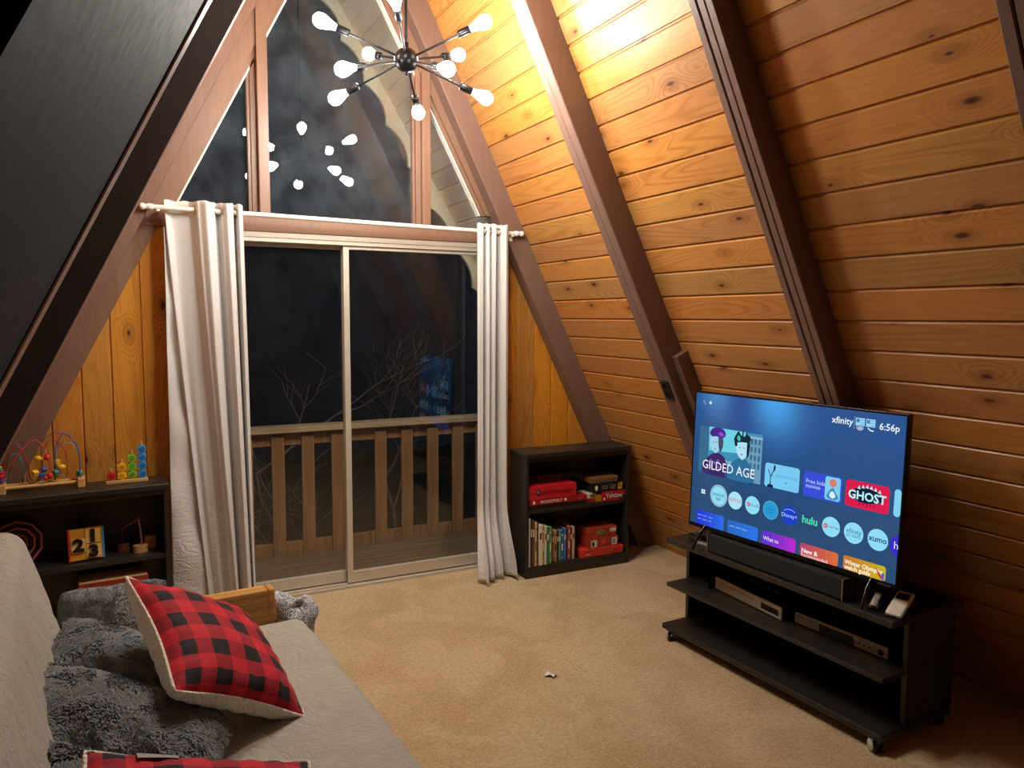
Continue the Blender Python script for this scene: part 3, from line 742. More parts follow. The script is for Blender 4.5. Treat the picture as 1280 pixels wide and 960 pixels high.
for k, (ro, c) in enumerate(((.105, 'b8606c'), (.090, '2a2226'), (.076, 'b8606c'), (.058, '2a2226'), (.045, 'a8503c'))):
    ri = ro-.010 if k % 2 == 0 else ro-.006; mb = MB(); n = 10
    vs = []
    for r in (ro, ri):
        for y in (-.012, .012):
            for a in range(n): vs.append((r*math.cos(2*math.pi*a/n+.31), y, .102+r*math.sin(2*math.pi*a/n+.31)))
    fs = []
    for a in range(n):
        b = (a+1) % n
        fs += [[a, b, n+b, n+a], [2*n+a, 3*n+a, 3*n+b, 2*n+b], [a, 2*n+a, 2*n+b, b], [n+a, n+b, 3*n+b, 3*n+a]]
    mb.add(vs, fs); mb.build('ring', C('ring_paint_%d' % k, c, .5), oc)
lt = thing('lacing_toy', BLt(.625, .090, ZS), 'pale wooden lacing block toy with upright stick and string bow', 'toy', 'toys in the left bookcase')
ov = [(.034*math.cos(a*math.pi/10), .024*math.sin(a*math.pi/10)) for a in range(20)]
mb = MB(); mb.prism(ov, 0, .036, T(0, 0, 0)); mb.build('block', woodm, lt)
mb = MB(); mb.prism([(a*.8, b*.9) for a, b in ov], 0, .062, T(.05, .055, 0)); mb.build('block', woodm, lt)
mb = MB(); mb.prism([(a*.85, b*.9) for a, b in ov], 0, .036, T(-.07, .06, 0)); mb.build('block', C('dark_toy_wood', '6d3f28', .5), lt)
mb = MB(); mb.tube([(.006, 0, .034), (.004, 0, .09), (-.004, 0, .165)], .0045, 8); mb.build('stick', C('dull_pink_stick', '9a5a52', .5), lt)
mb = MB()
mb.tube([(-.06, -.005, .142), (-.04, -.01, .148), (-.02, -.006, .160), (-.004, 0, .165), (.012, .0, .195), (.004, .005, .208), (-.008, .0, .195), (-.004, 0, .165)], .0028, 6)
mb.tube([(-.004, 0, .165), (.03, .02, .150), (.052, .04, .125), (.056, .052, .085), (.052, .055, .060)], .0022, 6)
mb.tube([(-.06, -.005, .142), (-.078, .03, .11), (-.074, .055, .07), (-.07, .06, .034)], .0022, 6)
mb.build('string', C('dark_red_string', '7a3a34', .7), lt)
t = thing('picture_book', BLt(.33, .012, .0715), 'flat red and orange picture book box under the toys, mostly hidden by the cushions', 'book')
mb = MB(); mb.box((.17, .09, .125), (.30, .15, .246), bev=.002); mb.build('cover', C('red_book_cover', '8a2a1a'), t)
mb = MB(); mb.box((.17, .09, .2505), (.29, .14, .005)); mb.build('pages', C('cream_page_edge', 'e8c890'), t)
# ------------------------------------------------------------------ futon sofa
def rbox(mb, c, d, r, n, M=None, mat=0, disp=None):
    """dense rounded box; disp(p, nrm) -> offset along the normal"""
    bm = bmesh.new(); bmesh.ops.create_cube(bm, size=2)
    nx = n
    bmesh.ops.subdivide_edges(bm, edges=bm.edges[:], cuts=nx, use_grid_fill=True)
    h = [x/2 for x in d]; rr = min(r, *h) if not isinstance(r, tuple) else r
    for v in bm.verts:
        q = [v.co[i]*h[i] for i in range(3)]
        inner = [max(-(h[i]-rr), min(h[i]-rr, q[i])) for i in range(3)]
        o = Vector([q[i]-inner[i] for i in range(3)])
        nr = o.normalized() if o.length > 1e-7 else Vector([v.co[i] if abs(v.co[i]) > .999 else 0 for i in range(3)]).normalized()
        p = Vector(inner)+nr*rr if o.length > 1e-7 else Vector(q)
        if disp: p = p+nr*disp(p, nr)
        v.co = p+Vector(c)
    mb.bm(bm, mat, True, M); return mb
from mathutils import noise as mn
def nz(p, s=1.0, o=0.0): return mn.noise(Vector((p[0]*s+o, p[1]*s-o, p[2]*s+2*o)))

def quilt(name, c):
    t = NT(name); o = t.obj()
    a = t.noise(o, 5.0, 1.5, .45, .9); ln = t.rng(t.m('ABSOLUTE', t.m('SUBTRACT', t.m('FRACT', t.m('MULTIPLY', a, 5.0)), .5)), 0.0, .14)
    wr = t.noise(o, 14, 3, .55, 1.5); f = t.noise(o, 260, 2)
    wrl = t.rng(t.m('ABSOLUTE', t.m('SUBTRACT', wr, .5)), 0.0, .09)
    c = lin(c); d = tuple(x*.86 for x in c[:3])+(1,)
    h = t.m('ADD', t.m('ADD', t.m('MULTIPLY', ln, .55), t.m('MULTIPLY', wrl, .45)), t.m('MULTIPLY', f, .10))
    return t.bsdf(t.mix(f, d, c), .8, 0.0, t.bump(h, .42, .011), .2, Sheen_Weight=.3)
M['quilt'] = quilt('taupe_quilted_cover', 'adaa9e')
M['armwood'] = planks_obj('honey_oak_arm', 'd6a056', 0, .4)
FM = frame((.575, -1.37, 0), (.9966, .082, 0), (-.082, .9966, 0), (0, 0, 1))
fu = thing('futon_sofa', FM, 'futon sofa with wrinkled taupe quilted cover and honey oak arms, along the left wall', 'sofa')
FL = 1.95
def sd(p, n):
    e = .010*nz(p, 3.5)+.006*nz(p, 9, 5)
    w = abs(nz((p.x*1.2+p.y*.5, p.y*3.2, p.z), 2.2, 9)); e -= .005*max(0, 1-w*5)
    return e
mb = MB(); rbox(mb, (-.40, -FL/2, .345), (.80, FL, .19), .07, 70, None, 0, sd); mb.build('seat_cushion', M['quilt'], fu)
bk = frame((-.758, 0, .42), (.9578, 0, .2873), (0, 1, 0), (-.2873, 0, .9578))
def sb(p, n):
    w = abs(nz((p.z*1.0+p.y*.4, p.y*3.5, p.z*.8), 2.4, 3)); w2 = abs(nz((p.y*2.0, p.z*1.3, 1.0), 3.0, 7))
    return .010*nz(p, 2.2, 2)-.007*max(0, 1-w*3)-.004*max(0, 1-w2*4)
mb = MB(); rbox(mb, (-.075, -FL/2-.02, .268), (.15, FL, .54), .072, 70, bk, 0, sb); mb.build('back_cushion', M['quilt'], fu)
for y0 in (.012, -FL-.078):
    mb = MB(); pr = [(-.95, .0)]+[]
    # arm board: rounded front end, seen from the side (x along depth, z up)
    top = .535; low = .415; prof = [(-.95, low), (-.118, low), (-.108, low+.02), (-.108, top-.035), (-.116, top-.012), (-.135, top), (-.95, top)]
    mb.prism(prof, y0+.008, y0+.058, frame((0, 0, 0), (1, 0, 0), (0, 0, 1), (0, 1, 0)) @ Matrix.Diagonal((1, 1, 1, 1)))
    ar = mb.build('arm', M['armwood'], fu)
    mb = MB(); mb.box((-.545, y0+.033, top+.006), (.81, .066, .016), bev=.006, seg=3); mb.box((-.125, y0+.033, top-.035), (.028, .062, .10), bev=.010, seg=3); mb.build('arm_cap', M['armwood'], ar)
    for x in (-.17, -.88):
        mb = MB(); mb.box((x, y0+.033, .21), (.06, .05, .42), bev=.005); mb.build('leg', M['armwood'], fu)
    mb = MB(); mb.box((-.525, y0+.033, .20), (.68, .03, .06), bev=.004); mb.build('side_rail', M['armwood'], fu)
mb = MB(); mb.box((-.09, -FL/2, .205), (.03, FL+.02, .09), bev=.004); mb.box((-.80, -FL/2, .205), (.03, FL+.02, .09), bev=.004)
for k in range(9): mb.box((-.445, -.12-k*.214, .236), (.70, .06, .018), bev=.002)
mb.build('slat_frame', M['armwood'], fu)

# ------------------------------------------------------------------ cushions
def pillow_pt(u, v, W, H, Th, side, pinch=.10, puff=.55, rnd=0.0):
    u, v = u*(1-rnd*(u*v)**2), v*(1-rnd*(u*v)**2)
    ex = 1-pinch*(1-v*v)**1.5*abs(u)**2; ey = 1-pinch*(1-u*u)**1.5*abs(v)**2
    a = max(0.0, (1-abs(u)**2.6))*max(0.0, (1-abs(v)**2.6))
    return Vector((u*W/2*ex, v*H/2*ey, side*Th/2*a**puff))
def cushion_half(W, H, Th, side, n, wob=0.006, seed=0.0, puff=.55, rnd=0.0):
    mb = MB()
    def f(a, b):
        u = math.sin((a-.5)*math.pi)*.35+(a*2-1)*.65; v = math.sin((b-.5)*math.pi)*.35+(b*2-1)*.65
        p = pillow_pt(u, v, W, H, Th, side, puff=puff, rnd=rnd)
        e = (1-u**8)*(1-v**8)
        # gathers run in from the seams
        g = max(abs(u), abs(v))
        gat = .005*max(0, (g-.55)/.45)*math.sin(26*(v if abs(u) > abs(v) else u)+seed)*e
        p.z += side*(wob*nz((u*2.2, v*2.2, side), 1.0, seed)*e+gat)
        return p
    mb.grid(f, n, n, 0, None, lambda a, b: (a, b)); return mb
def plaid():
    t = NT('red_black_buffalo_plaid'); sp = t.n('SeparateXYZ', {0: t.uv()})
    def st(s, off): return t.m('GREATER_THAN', t.m('FRACT', t.m('ADD', t.m('MULTIPLY', s, 4.75), off)), .5)
    a, b = st(sp.outputs[0], .12), st(sp.outputs[1], .30)
    c = t.mix(t.m('MULTIPLY', t.m('ADD', a, b), .5), lin('da2339'), lin('5e1020'))
    c = t.mix(t.m('MULTIPLY', a, b), c, lin('17161a'))
    n = t.noise(t.obj(), 220, 2); n2 = t.noise(t.obj(), 16, 3)
    c = t.mix(t.m('MULTIPLY', n, .35), c, lin('301015'))
    return t.bsdf(c, .75, 0.0, t.bump(t.m('ADD', n2, t.m('MULTIPLY', n, .2)), .25, .008), .2, Sheen_Weight=.1)
M['plaid'] = plaid()
def sherpa():
    t = NT('cream_sherpa'); o = t.obj(); v = t.n('TexVoronoi', {'Vector': o, 'Scale': 130.0}).outputs['Distance']; n = t.noise(o, 60, 3)
    return t.bsdf(t.mix(n, lin('e4dac6'), lin('faf5ea')), .9, 0.0, t.bump(t.m('ADD', v, n), .5, .008), .1, Sheen_Weight=.4)
M['sherpa'] = sherpa()
def plaid_cushion(m, W, H, Th, label, patch=False, seed=0.0):
    t = thing('plaid_cushion', m, label, 'cushion', 'red plaid cushions on the sofa')
    cushion_half(W, H, Th, 1, 44, .007, seed).build('plaid_cover', M['plaid'], t)
    b = cushion_half(W*1.02, H*1.02, Th*1.15, -1, 44, .010, seed+3, .36)
    per = []
    n = 30
    for k in range(4):
        for i in range(n):
            s = -1+2*i/n; u, v = ((s, 1), (1, -s), (-s, -1), (-1, s))[k]
            per.append(pillow_pt(u, v, W*1.012, H*1.012, Th, 1))
    b.tube(per, .0045, 6, 0, None, closed=True)
    b.build('sherpa_back', M['sherpa'], t)
    if patch:
        g = MB()
        def pf(a, c):
            u = -.62+.34*a; v = .76+.18*c; p = pillow_pt(u, v, W, H, Th, 1); p.z += .004; return p
        g.grid(pf, 8, 6); g.build('label_patch', plain('grey_felt_patch', 'a09a94', .8), t)
    return t
def from_corners(A, B, Cc, Dd):
    A, B, Cc, Dd = map(Vector, (A, B, Cc, Dd)); x = ((B-A)+(Cc-Dd)).normalized(); y = (A-Dd)+(B-Cc); y = (y-x*x.dot(y)).normalized(); z = x.cross(y)
    return frame((A+B+Cc+Dd)/4, x, y, z)
def ori(c, x, y):
    x = Vector(x).normalized(); y = Vector(y); y = (y-x*x.dot(y)).normalized(); return frame(c, x, y, x.cross(y))
P1 = from_corners((.009, -1.914, .823), (.303, -1.747, .586), (.395, -2.142, .47), (.058, -2.296, .665))
plaid_cushion(P1, .45, .46, .15, 'large red and black plaid cushion with cream sherpa edge leaning on the grey cushions', False, 1.0)
P2 = ori((.09, -2.83, .60), (.90, -.02, -.28), (.06, .95, .22))
plaid_cushion(P2, .45, .44, .14, 'red and black plaid cushion with grey label patch at the bottom of the photo', True, 4.0)

def fur_mat(name, c0, c1):
    t = NT(name); o = t.obj(); n = t.noise(o, 9, 3, .6, .8); n2 = t.noise(o, 140, 3, .7)
    return t.bsdf(t.mix(t.m('ADD', t.m('MULTIPLY', n, .6), t.m('MULTIPLY', n2, .4)), lin(c0), lin(c1)), .75, 0.0, t.bump(n2, .5, .006), .25, Sheen_Weight=.4)
M['fur'] = fur_mat('grey_faux_fur', '43484e', 'a0a6ac'); M['furl'] = fur_mat('silver_grey_velour_fur', '5c6167', '94999e')
def fur_cushion(m, W, H, Th, label, mat, length, count, seed, clump=26.0):
    t = thing('fur_cushion', m, label, 'cushion', 'grey faux fur cushions on the sofa')
    rnd = random.Random(seed); mb = MB()
    for side in (1, -1):
        h = cushion_half(W, H, Th if side > 0 else Th*.55, side, 30, .016, seed, .45, .14)
        base = len(mb.v); mb.v += h.v; mb.f += [[i+base for i in f] for f in h.f]; mb.m += h.m; mb.s += h.s
    # fur: short tapering locks combed in patches
    vs = []; fs = []
    for k in range(count):
        side = 1 if rnd.random() < .8 else -1
        u, v = rnd.uniform(-1, 1), rnd.uniform(-1, 1)
        ths = Th if side > 0 else Th*.55; PP = lambda a, b: pillow_pt(a, b, W, H, ths, side, puff=.45, rnd=.14); p = PP(u, v); e = .01
        pu = PP(min(1, u+e), v)-PP(max(-1, u-e), v); pv = PP(u, min(1, v+e))-PP(u, max(-1, v-e))
        nn = pu.cross(pv)
        if nn.length < 1e-12: continue
        nn.normalize(); nn *= side
        p.z += side*.016*nz((u*2.2, v*2.2, side), 1.0, seed)*(1-u**8)*(1-v**8)
        a = 3.2*nz((u*W*7, v*H*7, side*3), 1.0, seed+3)*math.pi/2+rnd.gauss(0, .35)
        cl = nz((u*W, v*H, side), clump, seed+8)
        d = (pu.normalized()*math.cos(a)+pv.normalized()*math.sin(a))*(1.0+.5*cl)+nn*(.55+.5*cl)
        d.normalize(); L = length*rnd.uniform(.55, 1.15)*(1+.35*cl)
        w = d.cross(nn)
        if w.length < 1e-6: continue
        w.normalize(); w *= .0019
        q = p+d*L*.55+nn*L*.10; r = p+d*L-nn*L*.12
        b = len(vs); vs += [p-w-nn*.002, p+w-nn*.002, q+w*.8, q-w*.8, r]; fs += [[b, b+1, b+2, b+3], [b+3, b+2, b+4]]
    mb.add(vs, fs, 0, True)
    mb.build('faux_fur_cover', mat, t, fixn=False); return t
G1 = ori((-.075, -1.54, .515), (.93, -.15, .05), (-.05, .40, .85))
G2 = ori((-.080, -1.90, .545), (.80, -.2, -.40), (.2, .95, .15))
G3 = ori((-.080, -2.27, .545), (.80, -.22, -.36), (.2, .95, .15))
G4 = ori((-.125, -2.62, .555), (.80, -.2, -.36), (.2, .95, .15))
fur_cushion(G1, .36, .40, .19, 'smooth silver grey plush cushion at the far end, behind the plaid cushion', M['furl'], .009, 9000, 3)
fur_cushion(G2, .42, .34, .20, 'small shaggy dark grey fur cushion, second from the far end', M['fur'], .022, 16000, 5, 34.0)
fur_cushion(G3, .58, .36, .22, 'big grey faux fur cushion in the middle of the row', M['fur'], .016, 20000, 8)
fur_cushion(G4, .42, .34, .20, 'shaggy dark grey fur cushion nearest the lower left corner', M['fur'], .022, 16000, 12, 34.0)

# knitted throw behind the arm end
def knit():
    t = NT('blue_white_knit'); o = t.obj(); n = t.noise(o, 26, 2, .5, 2.2); f = t.rng(t.m('ABSOLUTE', t.m('SUBTRACT', t.m('FRACT', t.m('MULTIPLY', n, 7.0)), .5)), .12, .3)
    return t.bsdf(t.mix(f, lin('54657f'), lin('e4e6e8')), .9, 0.0, t.bump(f, .8, .01), .1)
def kd(p, n):
    return .018*nz(p, 11)+.010*nz(p, 24, 4)-.06*math.exp(-((p.x-.03)**2+(p.z-.19)**2)/.0016)*(1 if n.y < -.2 or n.z > .3 else 0)
mb = MB(); rbox(mb, (0, 0, .225), (.20, .13, .45), .06, 34, None, 0, kd)
t = mb.build('knitted_throw', knit()); t.matrix_world = T(.545, -1.195, .012)
tag(t, 'blue and white knitted throw bundled behind the sofa arm end', 'blanket')

# ------------------------------------------------------------------ television stand
SM = frame((2.312, -1.362, 0), (.9986, .0523, 0), (-.0523, .9986, 0), (0, 0, 1))   # x depth, y towards the window (so -y runs along)
st = thing('television_stand', SM, 'low black three-shelf television stand on casters by the right wall', 'television stand')
SL = 1.185
for (nm, x0, x1, z, th, y0, y1) in (('bottom_shelf', 0, .44, .0745, .026, 0, -SL), ('middle_shelf', .012, .42, .284, .020, -.012, -SL+.012), ('top', .020, .47, .503, .027, .006, -SL-.012)):
    mb = MB(); mb.box(((x0+x1)/2, (y0+y1)/2, z-th/2), (x1-x0, y0-y1, th), bev=.005); mb.build(nm, M['black'], st)
for y in (-.013, -SL+.018):
    mb = MB(); mb.box((.30, y, .2765), (.30, .02, .404), bev=.0015); mb.build('side_panel', M['black'], st)
mb = MB(); mb.box((.437, -SL/2, .2765), (.012, SL-.06, .404)); mb.build('back_panel', M['black'], st)
for (x, y) in ((.018, -.050), (.018, -SL+.030), (.395, -.055), (.395, -SL+.035)):
    mb = MB(); mb.box((0, 0, .0405), (.036, .022, .018), bev=.004); mb.cyl((0, 0, .036), (0, 0, .051), .009, n=10)
    c = mb.build('caster', M['blackgloss'], st, T(x, y, 0) @ RZ(62))
    for s in (-1, 1):
        mb = MB(); m = frame((0, s*.009, .0275), (1, 0, 0), (0, 0, 1), (0, s, 0))
        mb.lathe([(.001, 0), (.0235, 0), (.0275, .002), (.0275, .010), (.023, .012)], 24, 0, m); mb.lathe([(.0215, .0115), (.0205, .0138), (.0001, .0145)], 24, 1, m)
        mb.build('wheel', [M['blackgloss'], plain('grey_caster_cap', 'b4b4b2', .4)], c)

# television -----------------------------------------------------------------
eu = Vector((.0935, -.9956, 0)); nb_ = Vector((.9956, .0935, 0)); tl = R(2.2)
up = nb_*math.sin(tl)+Vector((0, 0, math.cos(tl))); out = -(nb_*math.cos(tl)-Vector((0, 0, math.sin(tl))))
W, H = 1.037, .641
TV = frame((2.4125, -2.005, .600), eu, up, out)           # local x along screen, y up, z towards the viewer
tv = thing('television', TV, 'large black flat television showing a blue streaming menu, on the stand', 'television')
mb = MB(); mb.box((0, H/2, -.012), (W, H, .020), bev=.003); mb.box((0, H/2-.06, -.036), (W*.72, H*.66, .032), bev=.012)
mb.build('case', M['blackgloss'], tv)
mb = MB(); x0, x1, y0, y1 = -W/2, W/2, 0, H
for (c, d) in (((0, H-.003, .0), (W, .008, .012)), ((0, .010, .0), (W, .021, .012)), ((-W/2+.004, H/2, 0), (.008, H, .012)), ((W/2-.004, H/2, 0), (.008, H, .012))): mb.box(c, d, bev=.0015)
mb.build('bezel', plain('dark_metal_bezel', '1d1c1e', .25, .6), tv)
mb = MB(); mb.box((W*.455, .006, .0075), (.05, .006, .002)); mb.build('badge', M['darkgrey'], tv)
for s in (-1, 1):
    mb = MB()
    for zz in (.07, -.10):
        mb.tube([Vector((s*W*.40, .035, -.02)), Vector((s*W*.405, -.02, zz*.5)), Vector((s*W*.41, -.0915, zz))], [.008, .007, .006], 8)
    mb.build('foot', M['blackgloss'], tv)
# ------------------------------------------------------------------ what the screen shows
def ecol(c, st=1.0, nm=None): return emis(nm or 'screen_'+c, c, st*.92)
smats = []; sidx = {}
def sm_(c, st=1.0):
    k = (c, st)
    if k not in sidx:
        sidx[k] = len(smats); smats.append(ecol(c, st))
    return sidx[k]
def screen_bg():
    t = NT('screen_blue_background'); sp = t.n('SeparateXYZ', {0: t.obj()}); x, y = sp.outputs[0], sp.outputs[1]
    xx = t.m('ADD', t.m('DIVIDE', x, W), .5); yy = t.m('SUBTRACT', 1.0, t.m('DIVIDE', y, H))
    def streak(cx, wd, ln): 
        a = t.m('DIVIDE', t.m('SUBTRACT', t.m('ADD', xx, t.m('MULTIPLY', yy, -.06)), cx), wd); b = t.m('DIVIDE', yy, ln)
        return t.m('EXPONENT', t.m('MULTIPLY', t.m('ADD', t.m('MULTIPLY', a, a), t.m('MULTIPLY', b, b)), -1.0))
    c = t.mix(t.rng(yy, 0.0, .9), lin('27538e'), lin('264a72'))
    c = t.mix(t.m('MULTIPLY', streak(.125, .075, .16), .6), c, lin('4f96d8'))
    c = t.mix(t.m('MULTIPLY', streak(.44, .11, .22), 1.0), c, lin('4aa2ea'))
    c = t.mix(t.m('MULTIPLY', streak(.27, .06, .3), .45), c, lin('25408c'))
    e = t.n('Emission', {'Color': c, 'Strength': .92}); g = t.n('BsdfGlossy', {'Roughness': .12, 'Color': (.05, .05, .05, 1)})
    a = t.n('AddShader', {0: e.outputs[0], 1: g.outputs[0]}); t.t.links.new(a.outputs[0], t.out.inputs[0]); return t.mat
smats.append(screen_bg())
sc = MB(); ZL = .0066
def SX(u): return (u-.5)*W
def SY(v): return (1-v)*H
sc.add([(SX(.008), SY(.972), .0062), (SX(.992), SY(.972), .0062), (SX(.992), SY(.012), .0062), (SX(.008), SY(.012), .0062)], [[0, 1, 2, 3]], 0)
def rrect(u0, v0, u1, v1, mat, r=.012, lay=1, clip=True):
    x0, x1, y0, y1 = SX(u0), SX(u1), SY(v1), SY(v0); pts = []
    for (cx, cy, a0) in ((x1-r, y1-r, 0), (x0+r, y1-r, 90), (x0+r, y0+r, 180), (x1-r, y0+r, 270)):
        for k in range(5):
            a = R(a0+k*22.5); pts.append((cx+r*math.cos(a), cy+r*math.sin(a)))
    sc.poly(pts, .0062+.0001*lay, None, mat)
def disc(u, v, r, mat, lay=1, n=28, sy=1.0, cut=None):
    pts = [(SX(u)+r*math.cos(2*math.pi*k/n), SY(v)+r*sy*math.sin(2*math.pi*k/n)) for k in range(n)]
    if cut is not None: pts = [(min(p[0], SX(cut)), p[1]) for p in pts]
    sc.poly(pts, .0062+.0001*lay, None, mat)
def txt(s, u, v, size, c, al='LEFT', lay=4, sx=1.0, st=1.0, bold=0.0):
    sc.text(s, size, T(SX(u), SY(v), .0062+.0001*lay), sm_(c, st), al, sx=sx, bold=bold)
def ring(u, v, r, w, mat, lay=3, n=20):
    vs = [(SX(u)+q*math.cos(2*math.pi*k/n), SY(v)+q*math.sin(2*math.pi*k/n), .0062+.0001*lay) for q in (r, r-w) for k in range(n)]
    sc.add(vs, [[k, (k+1) % n, n+(k+1) % n, n+k] for k in range(n)], mat)
def pol(pts, c, lay=2, st=1.0): sc.poly([(SX(u), SY(v)) for u, v in pts], .0062+.0001*lay, None, sm_(c, st))
WHT = 'e8f6ff'
# status row
ring(.057, .073, .006, .0018, sm_('9cc4e8')); pol([(.061, .082), (.063, .080), (.069, .092), (.067, .094)], '9cc4e8'); disc(.094, .076, .0075, sm_('bfe2f8'))
txt('xfinity', .703, .082, .037, WHT, sx=1.0, bold=.0004); pol([(.795, .045), (.7965, .045), (.7965, .122), (.795, .122)], '8fb6d8')
for u in (.801, .842):
    pol([(u, .052), (u+.036, .052), (u+.036, .098), (u, .098)], '9cd4f2', 1); pol([(u+.003, .058), (u+.015, .058), (u+.015, .078), (u+.003, .078)], '3a78b8', 2)
    for k in range(3): pol([(u+.017, .060+k*.014), (u+.035, .060+k*.014), (u+.035, .065+k*.014), (u+.017, .065+k*.014)], '6eb0de', 2)
for k, (du, dv) in enumerate(((0, 0), (.009, 0), (.018, 0), (.0045, .007), (.0135, .007))): ring(.810+du, .110+dv, .0055, .0013, sm_(WHT))
pol([(.848, .106), (.853, .104), (.862, .118), (.860, .122)], WHT); pol([(.862, .114), (.874, .118), (.873, .123), (.861, .121)], WHT)
txt('6:56p', .893, .088, .036, WHT, bold=.0004)
# large picture tile: two women in hats before a town house, plain figures
pol([(.040, .247), (.389, .247), (.389, .583), (.040, .583)], '3f8fb4', 1)
pol([(.040, .247), (.095, .247), (.095, .583), (.040, .583)], '3a6a8c', 2); pol([(.095, .247), (.30, .247), (.28, .40), (.10, .42)], '6fd0e4', 2)
pol([(.315, .262), (.389, .262), (.389, .583), (.315, .583)], '6a9ab8', 2)
for k in range(4):
    for j in range(3): pol([(.330+j*.02, .285+k*.055), (.340+j*.02, .285+k*.055), (.340+j*.02, .320+k*.055), (.330+j*.02, .320+k*.055)], '3c6688', 3)
pol([(.315, .272), (.389, .272), (.389, .280), (.315, .280)], '9cc8dc', 3)
def blob(pts, c, lay):
    n = len(pts); out = []
    for i in range(n):
        p0, p1, p2, p3 = pts[i-1], pts[i], pts[(i+1) % n], pts[(i+2) % n]
        for k in range(5):
            t = k/5; out.append(tuple(.5*((2*p1[q])+(-p0[q]+p2[q])*t+(2*p0[q]-5*p1[q]+4*p2[q]-p3[q])*t*t+(-p0[q]+3*p1[q]-3*p2[q]+p3[q])*t**3) for q in (0, 1)))
    pol(out, c, lay)
blob([(.070, .583), (.085, .49), (.125, .435), (.165, .43), (.20, .47), (.215, .583)], '3f2a66', 4)
blob([(.106, .33), (.118, .30), (.15, .30), (.165, .34), (.158, .40), (.140, .43), (.118, .41), (.108, .37)], '9fd2ec', 6)
blob([(.152, .31), (.175, .31), (.180, .37), (.165, .42), (.155, .38)], '4a4a66', 7)
blob([(.100, .29), (.118, .255), (.15, .245), (.18, .255), (.192, .29), (.175, .315), (.14, .31), (.115, .315)], '4c2a8c', 8); blob([(.15, .285), (.17, .275), (.182, .295), (.165, .305)], '8a52c8', 9)
for (u, v) in ((.115, .49), (.135, .50), (.155, .485), (.12, .53), (.16, .53)): disc(u, v, .008, sm_('7a58a8'), 9, 8)
blob([(.205, .583), (.225, .49), (.262, .44), (.30, .43), (.335, .48), (.350, .583)], '2e6f9a', 4)
blob([(.250, .335), (.262, .305), (.30, .305), (.318, .345), (.310, .41), (.288, .44), (.265, .415), (.254, .38)], 'b4e0f4', 6)
blob([(.312, .30), (.326, .32), (.322, .40), (.312, .42), (.310, .36)], '1c2a3c', 7); blob([(.246, .35), (.242, .31), (.256, .30), (.258, .35)], '1c2a3c', 7)
blob([(.238, .31), (.252, .265), (.262, .25), (.285, .28), (.315, .265), (.33, .29), (.318, .315), (.28, .32), (.255, .325)], '16303c', 8); blob([(.255, .30), (.262, .275), (.275, .295), (.268, .315)], '48b8b0', 9)
for (a, b) in ((.262, .245), (.284, .235), (.304, .245)): pol([(a, b), (a+.006, b+.01), (a+.004, b+.05), (a-.004, b+.05)], '16303c', 7)
for (fx, fy) in ((.126, .352), (.142, .350), (.272, .358), (.294, .358)): disc(fx, fy, .004, sm_('2c4a66'), 10, 8, .6)
pol([(.129, .398), (.142, .398), (.138, .404), (.132, .404)], '8a5a7c', 10); pol([(.276, .402), (.292, .402), (.287, .409), (.280, .409)], '8a5a7c', 10)
txt('THE', .213, .480, .020, 'c8dce8', 'CENTER', 12); txt('GILDED AGE', .212, .527, .058, 'f2f6fa', 'CENTER', 12, .93)
# tile row
rrect(.410, .424, .577, .583, sm_('79c8f2')); txt('YELLOWSTONE', .462, .500, .0155, '4f9cc8', lay=3); disc(.515, .535, .004, sm_('4f9cc8'), 3)
for pts in ([(.437, .57), (.4375, .50), (.4405, .50), (.4425, .57)], [(.438, .51), (.424, .468), (.427, .466), (.441, .505)], [(.440, .51), (.452, .462), (.455, .465), (.443, .515)]): pol(pts, '10243c', 3)
blob([(.452, .45), (.458, .43), (.462, .45), (.456, .475)], '10243c', 3); pol([(.427, .565), (.452, .565), (.455, .583), (.424, .583)], '10243c', 3)
rrect(.596, .426, .764, .586, sm_('3a4fd8')); rrect(.692, .434, .757, .578, sm_('7fcdf0'), .010, 2); txt('Free kids', .607, .488, .024, 'c6d4ff', lay=3); txt('movies', .607, .518, .024, 'c6d4ff', lay=3)
disc(.725, .470, .016, sm_('d8806a'), 3); blob([(.700, .56), (.712, .52), (.725, .50), (.738, .525), (.750, .56), (.725, .575)], '3f8fc0', 3); blob([(.712, .545), (.725, .52), (.738, .548), (.725, .565)], 'd8eef8', 4)
rrect(.779, .427, .950, .586, sm_('d81f4e')); blob([(.80, .50), (.822, .47), (.85, .455), (.88, .462), (.91, .475), (.93, .51), (.905, .535), (.86, .55), (.82, .54)], '0d2036', 2)
for k in range(6): pol([(.825+k*.016, .470-.012*math.sin(k*.7)), (.833+k*.016, .450-.012*math.sin(k*.7)), (.838+k*.016, .472-.012*math.sin(k*.7))], 'bfe8f6', 3)
txt('GHOST', .864, .512, .046, 'bdf0f6', 'CENTER', 4, 1.0, bold=.0012)
for k in range(5): pol([(.835+k*.014, .553), (.842+k*.014, .553), (.838+k*.014, .568)], '74102c', 3)
rrect(.967, .428, .992, .586, sm_('86d0ee'))
